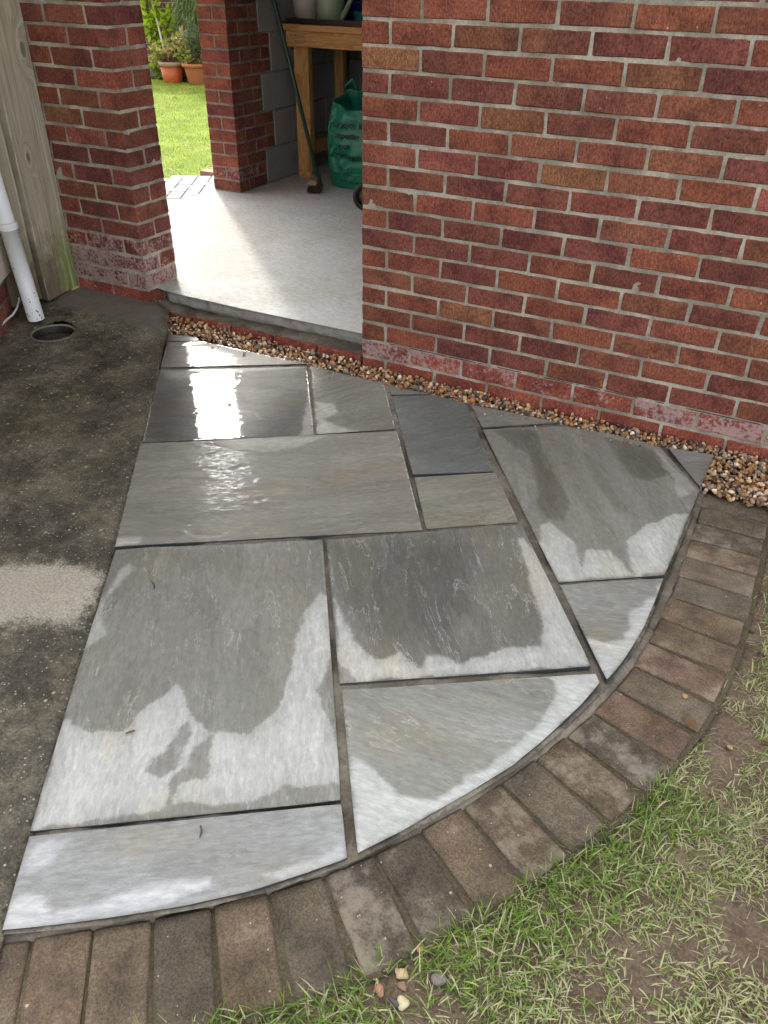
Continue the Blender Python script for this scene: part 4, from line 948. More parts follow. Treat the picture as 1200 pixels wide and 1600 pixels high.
# ---------------------------------------------------------------- side wall behind: brick return toothed into blocks
XS, YS = -1.885, 1.770
sw = empty('side_wall', (XS, YS, .15)); tag(sw, 'brick jamb toothed into grey blockwork inside the garage, beside the garden opening', 'wall')
box('mortar', -.2115, -.0035, .0035, 1.60, 0, TOP-.15, M['mortar_dark'], sw)
ends = {0: .315, 1: .43, 2: .315, 3: .43, 4: .315, 5: .43, 6: .315}
for c in range(2, NC):
    zc = courses(c) - .15; e = ends[((c-2)//3) % 7]; full = c % 2 == 0
    s = .8 if c == 3 else (.3 if c == 2 else 0)
    if full:
        brick(sw, -.215, 0, 0, .1025, zc, rk.choice('rrbd'), s); y = .1125
    else:
        brick(sw, -.215, -.1125, 0, .1025, zc, rk.choice('rrbd'), s); brick(sw, -.1025, 0, 0, .215, zc, rk.choice('rrbd'), s); y = .225
    while y < e-.02:
        y1 = min(y+.215, e); brick(sw, -.1025, 0, y, y1, zc, rk.choice('rbdd'), 0); y += .225
for k in range(7):
    y = ends[k] + .010; first = True
    while y < 1.45:
        y1 = min(y + (.44 if (k % 2 == 0 or not first) else .215), 1.46)
        z0 = k*.225 + .005
        box('concrete_block', -.1, .001 + rk.uniform(0, .003), y, y1, z0, min(z0+.215, TOP-.15-.005), M['cblock'], sw, bev=.004)
        y = y1 + .010; first = False
joined('upper_blockwork', [(-.213, 0, 0, 1.46, TOP-.148, 2.33)], M['cblock'], sw)
# back wall of blockwork
bw = empty('back_wall', (XS, 3.24, .15)); tag(bw, 'shadowed grey blockwork wall behind the wooden workbench', 'wall')
box('mortar', 0, 4.38, .0055, .11, 0, 2.33, M['mortar_dark'], bw)
for k in range(9):
    x = .002 if k % 2 == 0 else -.22
    while x < 2.0:
        box('concrete_block', max(x, .002), x+.44, 0, .1, k*.225+.005, k*.225+.22, M['cblock'], bw, bev=.004); x += .45
rw = tag(box('end_wall', 2.5, 2.6, .21, 3.25, 0, 2.475, M['cblock']), kind='structure')

# ================================================================== OBJECTS IN THE GARAGE
# workbench
bx0, by0 = -1.815, 2.335
be = empty('workbench', (bx0, by0, .15)); tag(be, 'pine workbench inside the garage carrying the watering cans', 'workbench')
def part(name, x0, x1, y0, y1, z0, z1, mat, bev=.002): return box(name, x0-bx0, x1-bx0, y0-by0, y1-by0, z0-.15, z1-.15, mat, be, bev)
part('worktop', -1.872, -.35, 2.315, 2.93, 1.056, 1.092, M['pine_x'])
part('front_rail', -1.840, -.36, 2.332, 2.378, .965, 1.054, M['pine_x'])
part('back_rail', -1.840, -.36, 2.86, 2.905, .965, 1.054, M['pine_x'])
part('leg', -1.815, -1.705, 2.380, 2.430, .151, 1.054, M['pine_z'])
part('leg', -1.760, -1.690, 2.810, 2.858, .151, 1.054, M['pine_z'])
part('leg', -1.40, -1.31, 2.810, 2.858, .151, 1.054, M['pine_z'])
part('leg', -.50, -.40, 2.380, 2.430, .151, 1.054, M['pine_z'])
part('lower_rail', -1.800, -1.762, 2.432, 2.808, .29, .37, M['pine_x'])
for (sx, sz) in ((-1.80, 1.035), (-1.765, 1.03), (-1.765, .995), (-1.79, .2), (-1.735, .2)):
    yy = 2.3335 if sz > .5 else 2.3815
    tube('screw_head', [(sx-bx0, yy-by0-.003, sz-.15), (sx-bx0, yy-by0+.002, sz-.15)], .0045, M['rubber'], be, 8)
# tray and vessels on it
tr = empty('seed_tray', (-1.1, 2.6, 1.093)); tag(tr, 'flat black tray lying on the workbench under the cans', 'tray')
bm = bmesh.new(); add_box(bm, -.73, .7, -.24, .26, 0, .012); add_box(bm, -.73, .7, -.255, -.241, 0, .03); add_box(bm, -.73, .7, .261, .275, 0, .03); add_box(bm, -.745, -.731, -.255, .275, 0, .03)
obj('pan', bm_mesh('pan', bm, M['black']), tr)
wc = empty('white_can', (-1.795, 2.52, 1.106)); tag(wc, 'cream white plastic can at the left end of the workbench', 'can')
lathe('body', [(0, .002), (.072, .002), (.076, .01), (.088, .16), (.094, .27), (.097, .275), (.092, .272), (.074, .02), (0, .016)], M['cream_plastic'], wc)
tube('handle', [(.09, 0, .25), (.14, .0, .22), (.145, 0, .15), (.11, 0, .06), (.078, 0, .05)], .008, M['cream_plastic'], wc, 10)
gc = empty('watering_can', (-1.595, 2.50, 1.106)); tag(gc, 'sage green watering can with a slanting spout on the workbench', 'watering can')
lathe('body', [(0, .002), (.088, .002), (.092, .012), (.10, .15), (.105, .25), (.06, .285), (.056, .285), (.098, .248), (.09, .02), (0, .016)], M['sage'], gc)
tube('spout', [(.085, -.01, .02), (.13, -.02, .07), (.19, -.03, .17), (.24, -.035, .27)], [.018, .016, .013, .012], M['sage'], gc, 12)
tube('handle', [(-.09, 0, .24), (-.13, 0, .2), (-.12, 0, .10), (-.092, 0, .06)], .009, M['sage'], gc, 10)
bl = empty('blue_canister', (-1.69, 2.70, 1.106)); tag(bl, 'dark blue canister standing between the two cans', 'canister')
lathe('body', [(0, .002), (.06, .002), (.064, .01), (.064, .2), (.03, .23), (.03, .25), (0, .25)], M['blue'], bl)
tl = empty('teal_tub', (-1.325, 2.46, 1.106)); tag(tl, 'teal plastic tub at the right of the workbench, half hidden by the wall', 'tub', 'tubs on the workbench')
lathe('body', [(0, .002), (.055, .002), (.06, .01), (.068, .06), (.071, .062), (.064, .058), (.055, .02), (0, .018)], M['teal'], tl)
bb = empty('blue_tub', (-1.44, 2.62, 1.106)); tag(bb, 'low blue tub behind the green spout', 'tub', 'tubs on the workbench')
lathe('body', [(0, .002), (.07, .002), (.075, .01), (.085, .11), (.09, .112), (.081, .108), (.07, .02), (0, .018)], M['blue'], bb)

# broom leaning on the bench
br = empty('broom', (-1.51, 2.10, .15)); tag(br, 'yard broom with dark green pole leaning left against the workbench', 'broom')
top = Vector((-1.985+1.51, 2.335-2.10+.02, 1.26)); bot = Vector((0.0, .04, .075))
lean_top = Vector((-.372, .10, 1.27))
tube('pole', [bot, bot.lerp(lean_top, .5), lean_top], .0135, M['green_pole'], br, 12)
hd = box('head', -.028, .028, -.11, .11, .052, .082, M['head_wood'], br, bev=.006, rot=(0, 0, .42))
bv, bf = [], []
rg = random.Random(3)
bm = bmesh.new()
for i in range(7):
    for j in range(26):
        x = -.027 + .054*i/6; y = -.104 + .208*j/25; a = rg.uniform(-.012, .012)+x*.35; b2 = rg.uniform(-.012, .012)
        q = [bm.verts.new((x-.004, y, .06)), bm.verts.new((x+.004, y+.002, .06)), bm.verts.new((x+.003+a, y+b2, .003+rg.uniform(0, .008))), bm.verts.new((x-.003+a, y+b2+.003, .003+rg.uniform(0, .008)))]
        bm.faces.new(q)
        q = [bm.verts.new((x, y-.005, .06)), bm.verts.new((x, y+.005, .06)), bm.verts.new((x+a, y+b2+.005, .004)), bm.verts.new((x+a, y+b2-.004, .002))]
        bm.faces.new(q)
bo = obj('bristles', bm_mesh('bristles', bm, M['bristle']), br, rot=(0, 0, .42)); bo['kind'] = 'stuff'

# green sack of garden waste under the bench
sk_ = empty('garden_sack', (-1.18, 2.36, .15)); tag(sk_, 'crumpled green plastic sack with black print under the workbench', 'sack')
def sack_pt(t, v):
    """t round the sack (0 = right, pi*1.5 = front), v 0..1 up the side"""
    ct, st_ = math.cos(t), math.sin(t); e = .62
    rx = .325 - .02*v + .03*math.sin(v*3.1) - .035*max(0, v-.75); ry = .125 + .03*math.sin(v*3.0)
    x = rx*math.copysign(abs(ct)**e, ct); y = ry*math.copysign(abs(st_)**e, st_)
    back = .5+.5*st_
    hgt = .495 + .09*back + .008*math.sin(t*5+1) + .004*math.sin(t*11)
    z = v*hgt
    n_ = mnoise.noise(Vector((x*7, y*7+3, z*8))); n2_ = mnoise.noise(Vector((x*19, y*19, z*23+5))); n3_ = abs(mnoise.noise(Vector((x*10+z*7, y*9, z*10-x*8))))
    o_ = (.016*n_ + .012*n2_ - .030*n3_)*min(1, v*4)
    return Vector((x + o_*ct*.8, y + o_*(1.6 if st_ < 0 else -1), z + .004))
NT_, NV_ = 120, 44
V = [sack_pt(2*math.pi*i/NT_, j/NV_) for j in range(NV_+1) for i in range(NT_)]
F = [(j*NT_+i, j*NT_+(i+1) % NT_, (j+1)*NT_+(i+1) % NT_, (j+1)*NT_+i) for j in range(NV_) for i in range(NT_)]
V.append(Vector((0, 0, .004))); F += [((i+1) % NT_, i, len(V)-1) for i in range(NT_)]
sack = obj('body', mesh('body', V, F, M['bag'], True), sk_)
so_ = sack.modifiers.new('thickness', 'SOLIDIFY'); so_.thickness = .002
tube('handle', [(-.27, .10, .50), (-.285, .10, .60), (-.24, .11, .635), (-.20, .11, .58)], .013, M['bag'], sk_, 8)
def front_surface(x, z):
    # march along the sack front at height z
    best = None
    for i in range(61, 120):
        t = 2*math.pi*(i/120.0)
        if math.sin(t) > -.15: continue
        p = sack_pt(t, z/.5)
        d = abs(p.x-x)
        if best is None or d < best[0]: best = (d, p.y)
    return best[1]
def print_line(txt, x0, z0, size, width=None):
    cu = bpy.data.curves.new('print', 'FONT'); cu.body = txt; cu.size = size; cu.space_character = 1.0; cu.offset = .0011; cu.resolution_u = 3
    o = bpy.data.objects.new('print', cu); COL.objects.link(o)
    bpy.context.view_layer.update()
    me = bpy.data.meshes.new_from_object(o.evaluated_get(bpy.context.evaluated_depsgraph_get()))
    COL.objects.unlink(o); bpy.data.objects.remove(o); me.name = 'print'
    xs = [v.co.x for v in me.vertices]; wd = max(xs)-min(xs); k = (width/wd) if width else 1.0
    bm = bmesh.new(); bm.from_mesh(me); bmesh.ops.triangulate(bm, faces=bm.faces)
    bmesh.ops.subdivide_edges(bm, edges=[e for e in bm.edges if e.calc_length() > .02], cuts=1)
    for v in bm.verts:
        x = x0 + v.co.x*k; z = z0 + v.co.y
        v.co = Vector((x, front_surface(x, z)-.006, z))
    return obj('print', bm_mesh('print', bm, M['ink']), sk_)
print_line('thankyou for', -.262, .385, .056, .275)
print_line('composting', -.252, .322, .056, .215)
print_line('your', -.192, .262, .056, .085)
print_line('green waste', -.240, .200, .056, .235)
for (x0, x1, zz_, th_) in ((-.215, -.115, .134, .006), (-.25, .02, .098, .004), (-.205, -.02, .052, .007)):
    n_ = 24; bm = bmesh.new()
    for i in range(n_):
        if th_ > .005 and i % 5 == 4: continue
        xa = x0+(x1-x0)*i/n_; xb = x0+(x1-x0)*(i+.85)/n_; dz = .006*math.sin(i*.35)
        q = [bm.verts.new((x_, front_surface(x_, z_)-.006, z_)) for x_, z_ in ((xa, zz_+dz), (xb, zz_+dz), (xb, zz_+dz+th_), (xa, zz_+dz+th_))]
        bm.faces.new(q)
    obj('print', bm_mesh('print', bm, M['ink']), sk_)

# wheel of a hand cart, the rest hidden behind the wall
hc = empty('hand_cart', (-.955, 1.80, .15)); tag(hc, 'black rubber wheel of a cart just showing behind the brick corner', 'cart')
def wheel(parent, cx_, cy_, cz_, R):
    prof = [(R*.62, -.018), (R*.80, -.022), (R*.94, -.019), (R, -.008), (R, .008), (R*.94, .019), (R*.80, .022), (R*.62, .018), (R*.62, -.018)]
    w = lathe('tyre', prof, M['rubber'], parent, 40); w.rotation_euler = (math.pi/2, 0, .25); w.location = (cx_, cy_, cz_)
    h = lathe('hub', [(0, -.016), (R*.18, -.016), (R*.22, -.008), (R*.56, -.010), (R*.63, -.014), (R*.63, .014), (R*.2, .016), (0, .016)], M['hub'], parent, 32); h.rotation_euler = (math.pi/2, 0, .25); h.location = (cx_, cy_, cz_)
wheel(hc, 0, 0, .084, .084); wheel(hc, .10, .40, .084, .084)
tube('axle', [(.0, .0, .084), (.10, .40, .084)], .009, M['hub'], hc, 10)
tube('frame', [(.05, .05, .09), (.22, .02, .3), (.33, 0, .62)], .012, M['hub'], hc, 10); tube('frame', [(.13, .36, .09), (.30, .33, .3), (.41, .31, .62)], .012, M['hub'], hc, 10)
tube('cross_bar', [(.33, 0, .62), (.41, .31, .62)], .012, M['hub'], hc, 10)

# ================================================================== HOUSE CORNER, DOWNPIPE, TIMBER, DRAIN ON THE LEFT
hd_ = np.array((-.556, .831)); hn = np.array((.831, .556))       # along the house wall, and out of it
HP = np.array((-1.655, -.302))
hs_ = empty('house_wall', (HP[0], HP[1], .0), math.atan2(hd_[1], hd_[0])); tag(hs_, 'cream rendered house wall over a dark brick plinth at the far left edge', 'house wall')
# local x runs along the wall, local -y points out of it
bm = bmesh.new(); add_box(bm, -2.6, 0, 0, .25, .235, 2.9, bev=.012)
obj('render', bm_mesh('render', bm, M['render']), hs_)
box('mortar', -2.6, -.014, .034, .24, -.03, .233, M['mortar_dark'], hs_)
for c in range(3):
    x = -.012; first = True
    while x > -2.4:
        Ln = .1025 if (first and c % 2) else .215
        o = brick(hs_, x-Ln, x, .030, .132, courses(c)+.005 if False else c*.075+.0225, rk.choice('ddb'), .05); x -= Ln+.01; first = False

dp = empty('downpipe', (-1.535, -.325, .05)); tag(dp, 'white plastic downpipe with a collar standing by the house corner', 'downpipe')
pdir = Vector((-.052, -.03, 1.0))
tube('pipe', [Vector((0, 0, .0)), pdir*.43], .0365, M['pvc'], dp, 28)
tube('pipe', [pdir*.41, pdir*.9, pdir*2.6], .0345, M['pvc'], dp, 28)
tube('collar', [pdir*.405, pdir*.412, pdir*.428, pdir*.435], [.0395, .0425, .0425, .0395], M['pvc'], dp, 28)
rs = random.Random(9)
for i in range(16):
    a = rs.uniform(-1.9, .3); zz_ = rs.uniform(.008, .10) if i < 12 else rs.uniform(.1, .35); p = pdir*zz_ + Vector((math.cos(a), math.sin(a), 0))*.0366
    n_ = Vector((math.cos(a), math.sin(a), 0)); r_ = rs.uniform(.0012, .0042)
    tube('scuff', [p - n_*.002, p + n_*.0004], r_, M['pvc_dirt'], dp, 7)
cb = empty('white_cable', (-1.62, -.42, .05)); tag(cb, 'thin white cable hanging off the plinth beside the downpipe', 'cable')
tube('cable', [Vector((0.0500, -0.0961, 0.0173)), Vector((0.0400, -0.0561, 0.0165)), Vector((0.0300, -0.0120, 0.0268)), Vector((0.0200, 0.0268, 0.0301)), Vector((0.0000, 0.0706, 0.0425)), Vector((-0.0200, 0.1098, 0.0630)), Vector((-0.0400, 0.1287, 0.0779))], .0045, M['cable'], cb, 8)

# timber fence end against the pier
fe = empty('timber_fence', (-1.575, -.01, .11)); tag(fe, 'weathered grey timber boards, mossy at the foot, against the brick pier', 'fence')
def board(name, x0, x1, y0, y1, z0, z1, seed_, drop=0.0):
    bm = bmesh.new(); n_ = 26; r_ = random.Random(seed_)
    rings = []
    for i in range(n_+1):
        z_ = z0+(z1-z0)*i/n_; w1 = .003*mnoise.noise(Vector((seed_, z_*3, 0))); w2 = .0035*mnoise.noise(Vector((seed_+5, z_*3.5, 2)))
        zo = lambda y: z_ + (drop*(y-y0)/(y1-y0) if i == 0 else 0)
        rings.append([bm.verts.new(p) for p in ((x0, y0+w1, zo(y0)), (x1-.004, y0+w1, zo(y0)), (x1, y0+w1+.004, zo(y0)), (x1+.002*mnoise.noise(Vector((z_*5, seed_, 1))), (y0+y1)/2, zo((y0+y1)/2)), (x1, y1+w2-.004, zo(y1)), (x1-.004, y1+w2, zo(y1)), (x0, y1+w2, zo(y1)))])
    for a_, b_ in zip(rings, rings[1:]):
        for j in range(7): bm.faces.new((a_[j], a_[(j+1) % 7], b_[(j+1) % 7], b_[j]))
    bm.faces.new(rings[0][::-1]); bm.faces.new(rings[-1])
    return obj(name, bm_mesh(name, bm, M['old_wood']), fe)
board('board', -.075, -.002, -.188, .006, -.022, 2.1, 1, .022)
board('board', -.095, -.030, -.262, -.196, -.01, 2.1, 2)
board('board', -.16, -.075, -.33, -.252, -.02, 2.1, 3)
board('board', -.21, -.165, -.5, -.02, -.08, 2.1, 4)  # hidden board, added behind the others to block a sun leak
wg = box('wedge', -.06, .004, -.040, .004, -.030, -.004, M['fresh_wood'], fe, bev=.003)

# round drain
dr = empty('drain', (DRAIN[0], DRAIN[1], .04)); tag(dr, 'round silted drain hole with a chipped pale rim in the concrete', 'drain')
zr = float(yard_h(np.array([DRAIN]))[0]) - .04
V, F = [], []; seg = 40
for j in range(seg):
    t_ = 2*math.pi*j/seg; w_ = 1 + .9*mnoise.noise(Vector((math.cos(t_)*4, math.sin(t_)*4, 1)))
    for r_, z_ in ((.100+.016*w_*abs(mnoise.noise(Vector((math.cos(t_)*3, math.sin(t_)*3, 8)))), -.004), (.097+.005*w_, .0022*w_), (.0935+.0025*w_, .002), (.090, -.003), (.089, -.040), (.088, -.050)): V.append((r_*math.cos(t_), r_*math.sin(t_), zr + z_))
for j in range(seg):
    for k in range(5): F.append((j*6+k, ((j+1) % seg)*6+k, ((j+1) % seg)*6+k+1, j*6+k+1))
me = mesh('rim', V, F, M['mortar_dark'], True); me.materials.append(M['drain'])
for p_ in me.polygons:
    if p_.index % 5 >= 3: p_.material_index = 1
obj('rim', me, dr)
V, F = [], []
for i in range(9):
    for j in range(30):
        r_ = .091*i/8; t_ = 2*math.pi*j/30; V.append((r_*math.cos(t_), r_*math.sin(t_), zr - .020 - .022*(r_/.091)**3 + .007*mnoise.noise(Vector((r_*math.cos(t_)*60, r_*math.sin(t_)*60, 4)))))
for i in range(8):
    for j in range(30): F.append((i*30+j, (i+1)*30+j, (i+1)*30+(j+1) % 30, i*30+(j+1) % 30))
obj('silt', mesh('silt', V, F, M['silt'], True), dr)

# loose things lying about
def stone(loc, s, col_, label, seed_, grp=None):
    r_ = random.Random(seed_); bm = bmesh.new(); bmesh.ops.create_icosphere(bm, subdivisions=2, radius=1)
    for v in bm.verts:
        v.co *= 1 + .45*mnoise.noise(v.co*1.3 + Vector((seed_*3, 0, 0)))
        v.co = Vector((v.co.x*s[0], v.co.y*s[1], v.co.z*s[2]))
    mt = m_plain('loose_stone', col_, .6, .4, 120, .25)
    o = obj('stone', bm_mesh('stone', bm, mt, True), None, (loc[0], loc[1], s[2]*.6 + loc[2] + .003), (0, 0, r_.uniform(0, 3)))
    return tag(o, label, 'stone', grp or 'loose stones by the edging')
stone((*STN[0], .0), (0.0125, 0.0094, 0.0055), (.58, .44, .24), 'cream flint on soil at the outer end of the edging, uppermost of its cluster', 1)
stone((*STN[1], .0), (0.0094, 0.0070, 0.0055), (.30, .17, .11), 'brown round pebble between two cream flints in the grass', 2)
stone((*STN[2], .0), (0.0109, 0.0117, 0.0055), (.62, .54, .34), 'pale yellow flint at the bottom of the cluster in the grass', 3)
stone((*STN[3], .0), (0.0078, 0.0117, 0.0047), (.40, .20, .13), 'reddish stone leftmost of the cluster beside the edging', 4)
stone((*STN[4], .0), (0.0101, 0.0140, 0.0055), (.24, .20, .18), 'grey stone in grass right of the cream flints', 5)
stone((*STN[5], .013), (0.0062, 0.0062, 0.0047), (.48, .27, .09), 'small orange flint lying on an edging block near the curve', 6)
stone((*STN[6], .0), (0.0055, 0.0070, 0.0039), (.50, .33, .14), 'small tan pebble in grass below the dry leaf', 7)
stone((*STN[7], .005), (0.0062, 0.0055, 0.0039), (.58, .33, .10), 'orange chip at the outer end of an edging joint', 8)
stone((*STN[8], .0), (0.0047, 0.0109, 0.0047), (.10, .08, .09), 'dark purple pebble beside the pale yellow flint', 9)
LF = [(1.5544, -1.3119), (1.5895, -1.3350)]
lf = empty('dry_leaf', (*LF[0], .014)); tag(lf, 'curled dry brown leaf on the edging beside the soil', 'leaf')
dv = np.array(LF[1])-np.array(LF[0]); ln_ = float(np.linalg.norm(dv)); lf.rotation_euler = (0, 0, math.atan2(dv[1], dv[0]))
V, F = [], []
for i in range(11):
    t_ = i/10; w_ = .012*math.sin(math.pi*t_)**.7
    for j in range(5):
        s_ = (j-2)/2; V.append((t_*ln_, s_*w_, .002 + .010*abs(s_)*math.sin(math.pi*t_) + .003*math.sin(t_*9)))
F = [(i*5+j, (i+1)*5+j, (i+1)*5+j+1, i*5+j+1) for i in range(10) for j in range(4)]
lo_ = obj('blade', mesh('blade', V, F, m_plain('dry_leaf', (.17, .095, .04), .7), True), lf); sd = lo_.modifiers.new('thickness', 'SOLIDIFY'); sd.thickness = .0006
TW = [(0.4789, -1.9543), (0.4912, -1.9377), (0.1806, -1.5238), (0.2082, -1.5456), (0.7647, -2.0584), (0.7792, -2.0789)]
for i, lab in enumerate(('short dark twig on the largest slab above the dry patch', 'tiny forked twig on the upper part of the largest slab', 'curved dark twig on the lowest slab')):
    a_, b_ = Vector((*TW[i*2], .0335)), Vector((*TW[i*2+1], .0335)); m_ = (a_+b_)/2 + Vector((.003, .002, .002))
    t_ = empty('twig', a_); tag(t_, lab, 'twig', 'twigs on the slabs')
    tube('stem', [Vector((0, 0, .0005)), m_-a_, b_-a_], [.0016, .0022, .0012], M['bark'], t_, 6)

# ================================================================== GARDEN SEEN THROUGH THE SIDE OPENING
GZ = .0
lawn_poly = [(-12, 1.4), (-2.97, 1.4), (-2.80, 2.1), (-2.55, 2.55), (-2.4, 3.2), (-2.4, 7.18), (-12, 7.18)]
me = mesh('lawn', [(*p, GZ+.004) for p in lawn_poly], [tuple(range(len(lawn_poly)))], M['lawn'])
tag(obj('lawn', me), kind='structure')
vis = [(-3.0, 1.5), (-2.75, 2.15), (-2.5, 2.6), (-2.9, 3.6), (-5.9, 7.15), (-8.4, 7.15), (-5.4, 3.9)]
Q = scatter(vis, 90000, lambda q: np.clip(1.1-.12*(q[:, 1]-1.5), .3, 1))
n = len(Q); u = RNG.random((n, 1)); st_ = fbm(Q[:, 0]*3+Q[:, 1]*1.5, Q[:, 1]*6, 3, 8)[:, None]
col = np.array((.27, .40, .035))*(1-u) + np.array((.38, .48, .07))*u
col = col*(1-.6*sst(.5, .7, st_)) + np.array((.55, .50, .17))*.6*sst(.5, .7, st_)
me = blade_mesh('lawn_grass', np.column_stack([Q, np.full(n, GZ+.002)]), RNG.random(n)*6.283, RNG.uniform(.018, .036, n), RNG.uniform(.003, .006, n), RNG.uniform(.2, 1.1, n), RNG.uniform(0, .5, n), col, M['blade'])
tag(obj('lawn_grass', me), 'bright sunlit lawn seen through the side opening of the garage', 'grass', kind='stuff')
# block path outside the opening
ptz = .10
pm = mesh('garden_path', [(-3.3, .6, ptz-.055), (-2.1, .6, ptz-.055), (-2.1, 3.4, ptz-.055), (-2.45, 3.4, ptz-.055), (-2.62, 2.42, ptz-.055), (-2.82, 2.10, ptz-.055), (-3.3, 1.9, ptz-.055)], [tuple(range(7))], M['bed'])
path = tag(obj('garden_path', pm), kind='structure')
bmp = bmesh.new(); add_box(bmp, -.097, .097, -.047, .047, -.05, 0, bev=.004); pme = bm_mesh('path_block', bmp, M['path'])
bmp = bmesh.new(); add_box(bmp, -.097, .097, -.047, .047, -.05, 0, bev=.004); pmr = bm_mesh('path_block', bmp, M['path_red'])
inside = [(-3.05, .95), (-2.13, .95), (-2.13, 2.35), (-2.55, 2.35), (-2.72, 2.09), (-3.05, 2.03)]
rot45 = math.radians(28); cnt = 0
for i in range(-18, 19):
    for j in range(-18, 19):
        k = (i-j) % 4
        if k == 0: c, rz = np.array((i*.1+.1, j*.1+.05)), rot45
        elif k == 3: c, rz = np.array((i*.1+.05, j*.1+.1)), rot45+math.pi/2
        else: continue
        p = np.array((-2.55 + c[0]*math.cos(rot45) - c[1]*math.sin(rot45), 1.7 + c[0]*math.sin(rot45) + c[1]*math.cos(rot45)))
        if in_poly(p[None], inside)[0] and cnt < 260:
            obj('path_block', pme, path, (p[0], p[1], ptz + rk.uniform(-.001, .001)), (0, 0, rz)); cnt += 1
for i in range(9):
    for j in range(3):
        obj('path_block', pmr, path, (-2.20-.205*j+.02*i*0-.03*i*0, 2.42+.105*i, ptz), (0, 0, .0))

# garden wall
gw = empty('garden_wall', (-7.6, 7.85, 0)); tag(gw, 'sunlit brown brick garden wall behind the potted shrubs', 'wall')
box('mortar', -3.5, 3.6, .007, .21, -.02, 1.9, M['mortar'], gw)
for c in range(0, 16):
    x = -1.25 if c % 2 else -1.1375
    while x < 1.75:
        o = brick(gw, x, x+.215, 0, .1, courses(c), 'b', .0, j=False); f_ = rk.uniform(.8, 1.15); o.color = (.17*f_, .105*f_, .065*f_, 0); x += .225
bx_ = []
for c in range(16, 25):
    x = -3.4
    while x < 3.4: bx_.append((x, x+.215, 0, .1, c*.075+.005, c*.075+.07)); x += .225
for c in range(0, 16):
    for x in list(np.arange(-3.4, -1.5, .225)) + list(np.arange(1.85, 3.4, .225)): bx_.append((x, x+.215, 0, .1, c*.075+.005, c*.075+.07))
o = joined('brickwork', bx_, M['brick'], gw, 'stuff'); o.color = (.17, .105, .065, 0)
bd = mesh('flower_bed', [(-12, 7.15, .02), (-2.3, 7.15, .02), (-2.3, 7.9, .03), (-12, 7.9, .03)], [(0, 1, 2, 3)], M['soil'])
tag(obj('flower_bed', bd), kind='structure')

def pot(loc, prof, mat, name, label, rim=None, rimmat=None):
    p = empty(name, loc); tag(p, label, 'plant pot', 'pots on the lawn edge'); lathe('body', prof, mat, p, 36)
    if rim: lathe('rim', rim, rimmat, p, 36)
    lathe('compost', [(0, prof[-2][1]-.03), (prof[-2][0]*.93, prof[-2][1]-.035)], M['silt'], p, 24)
    return p
pot((-6.865, 7.08, .004), [(0, 0), (.125, 0), (.13, .01), (.165, .20), (.160, .20), (.12, .02)], M['orange_pot'], 'plant_pot', 'bright orange plastic pot on the lawn edge holding the pink tipped shrub', [(.160, .200), (.178, .200), (.182, .25), (.170, .252), (.160, .205)], M['pot_rim'])
pot((-6.46, 7.12, .004), [(0, 0), (.13, 0), (.135, .01), (.17, .17), (.175, .19), (.18, .21), (.17, .21), (.12, .02)], M['terracotta'], 'plant_pot', 'wide terracotta pot with a rolled rim beside the brick jamb', [(.17, .205), (.20, .205), (.208, .225), (.205, .25), (.185, .252), (.172, .21)], M['terracotta'])

def leaf_cloud(name, centres, radii, n, size, cols, droop=.3, slim=.45):
    pts = []; 
    for i in range(n):
        k = random.randrange(len(centres)); c = Vector(centres[k]); r_ = radii[k] if hasattr(radii, '__len__') else radii
        d = Vector((random.gauss(0, 1), random.gauss(0, 1), random.gauss(0, 1))); d.normalize()
        pts.append((c + d*r_*random.random()**.45, d))
    V = np.zeros((n, 6, 3)); C = np.ones((n, 6, 4))
    for i, (p, d) in enumerate(pts):
        L_ = size*random.uniform(.6, 1.3); a = (d + Vector((random.uniform(-.8, .8), random.uniform(-.8, .8), random.uniform(-.6, .6)-droop))).normalized()
        s_ = a.cross(Vector((random.uniform(-1, 1), random.uniform(-1, 1), 1))).normalized(); nrm = a.cross(s_)
        w_ = L_*slim*.5
        for q, (tt, ss, hh) in enumerate(((0, 0, 0), (.35, 1, .06), (.7, .75, .02), (1, 0, -.12), (.7, -.75, .02), (.35, -1, .06))):
            V[i, q] = p + a*L_*tt + s_*w_*ss + nrm*L_*hh
        cc = Vector(random.choice(cols))*random.uniform(.7, 1.25); C[i, :, :3] = cc
    F = (np.array([[0, 1, 5], [1, 2, 4], [1, 4, 5], [2, 3, 4]])[None] + (np.arange(n)*6)[:, None, None]).reshape(-1, 3)
    me = np_mesh(name, V.reshape(-1, 3), F, M['leaf']); attr(me, 'col', 'FLOAT_COLOR', C.reshape(-1, 4)); return me
def stems(parent, base, tips, r0, r1, mat=None):
    for t_ in tips:
        b_ = Vector(base); t_ = Vector(t_); m_ = b_.lerp(t_, .5) + Vector((random.uniform(-.03, .03), random.uniform(-.03, .03), .04))
        tube('stem', [b_, m_, t_], [r0, (r0+r1)/2, r1], mat or M['bark'], parent, 6)
# pink tipped shrub in the orange pot
ps = empty('potted_shrub', (-6.865, 7.08, .2)); tag(ps, 'shrub with lime leaves and pink tips growing in the orange pot', 'shrub')
cs = [(-.33, .0, .06), (-.26, .02, .14), (-.06, 0, .20), (.04, .03, .26), (.12, 0, .20), (.26, 0, .15), (.34, .05, .10), (-.2, .05, .10), (.2, .04, .33)]
obj('crown', leaf_cloud('crown', cs, .085, 620, .07, [(.48, .55, .10), (.58, .60, .18), (.36, .44, .08), (.70, .40, .26), (.70, .60, .32)], .1), ps)
obj('twiggy_base', leaf_cloud('twiggy_base', [(-.08, 0, .06), (.10, 0, .06), (0, .05, .09)], .09, 220, .05, [(.16, .10, .07), (.22, .15, .11)], .2, .25), ps)['kind'] = 'stuff'
stems(ps, (0, 0, .0), cs, .012, .004)
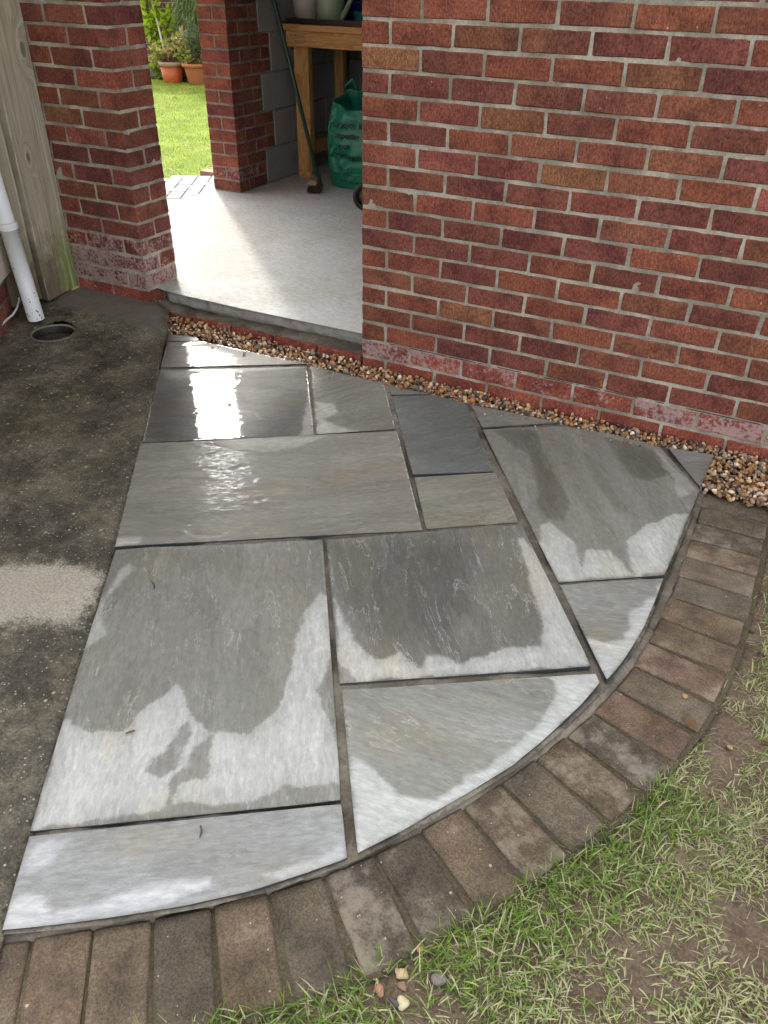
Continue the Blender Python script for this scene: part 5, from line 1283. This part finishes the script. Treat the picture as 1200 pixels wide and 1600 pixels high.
# feathery conifer
cf = empty('conifer', (-6.66, 7.55, .02)); tag(cf, 'feathery drooping conifer beside the brick jamb', 'tree')
tube('trunk', [(0, 0, 0), (.02, 0, .9), (.0, 0, 1.9)], [.05, .035, .01], M['bark'], cf, 8)
n = 15000; hz = RNG.random(n)**.9; R_ = .42*(1-.40*hz)*(.25+.75*RNG.random(n)**.5); th_ = RNG.random(n)*6.283
lump = .75 + .5*fbm(th_*2.2, hz*7, 3, 4)
bs = np.column_stack([R_*lump*np.cos(th_), R_*lump*np.sin(th_)*.7, .30 + 1.6*hz])
u = RNG.random((n, 1)); col = np.array((.20, .28, .09))*(1-u) + np.array((.42, .48, .20))*u
me = blade_mesh('crown', bs, th_ + RNG.normal(0, .5, n), RNG.uniform(.06, .15, n), RNG.uniform(.005, .012, n), RNG.uniform(1.2, 2.2, n), RNG.uniform(.3, .9, n), col, M['leaf'], 2.9)
obj('crown', me, cf)
# grey upright plant in the terracotta pot
up_ = empty('potted_plant', (-6.46, 7.12, .2)); tag(up_, 'slender grey green plant with upright stems in the terracotta pot', 'plant')
tips = [(random.uniform(-.16, .16), random.uniform(-.1, .1), random.uniform(.28, .55)) for _ in range(16)]
stems(up_, (0, 0, 0), tips, .006, .003, M['leaf'] if False else M['bark'])
obj('foliage', leaf_cloud('foliage', [(t_[0]*f_, t_[1]*f_, t_[2]*f_) for t_ in tips for f_ in (.5, .75, 1)], .05, 700, .06, [(.20, .26, .16), (.26, .31, .20), (.14, .20, .08)], -.6, .22), up_)
# maple spray, high on the left
mp = empty('young_maple', (-7.62, 7.55, .02)); tag(mp, 'young maple with bright lime leaves against the garden wall', 'tree')
tube('trunk', [(0, 0, 0), (.03, 0, .5), (.1, -.05, 1.1), (.12, -.05, 1.6)], [.022, .018, .014, .006], M['bark'], mp, 8)
mc = [(.0, -.05, .78), (.14, -.06, .70), (.22, -.05, .82), (.36, -.04, .72), (.48, -.03, .76), (.12, -.06, .55), (.18, -.05, .45), (.4, -.04, .60), (.06, -.05, .95), (.25, -.05, 1.15), (.0, 0, 1.3)]
stems(mp, (.05, -.02, .4), mc, .008, .003)
obj('crown', leaf_cloud('crown', mc, .07, 420, .10, [(.52, .66, .04), (.62, .72, .08), (.40, .54, .04)], .5, .5), mp)
# low green plants in the bed
for i, (x, y, lab) in enumerate(((-7.28, 7.28, 'low leafy green plant left of the orange pot'), (-6.66, 7.30, 'low dark green plant between the two pots'), (-7.05, 7.40, 'low green plant behind the orange pot'))):
    lp = empty('bed_plant', (x, y, .02)); tag(lp, lab, 'plant', 'low plants in the flower bed')
    obj('foliage', leaf_cloud('foliage', [(random.uniform(-.16, .16), random.uniform(-.08, .08), random.uniform(.06, .2)) for _ in range(8)], .09, 420, .07, [(.24, .40, .05), (.38, .52, .08), (.16, .28, .05)], 0, .6), lp)
# leaning cane
cn = empty('garden_cane', (-7.10, 7.26, .2)); tag(cn, 'bleached wooden pole leaning left in front of the garden wall', 'pole')
tube('pole', [(.06, -.03, -.16), (-.21, .17, .38), (-.80, .58, 1.5)], .014, M['cane'], cn, 10)
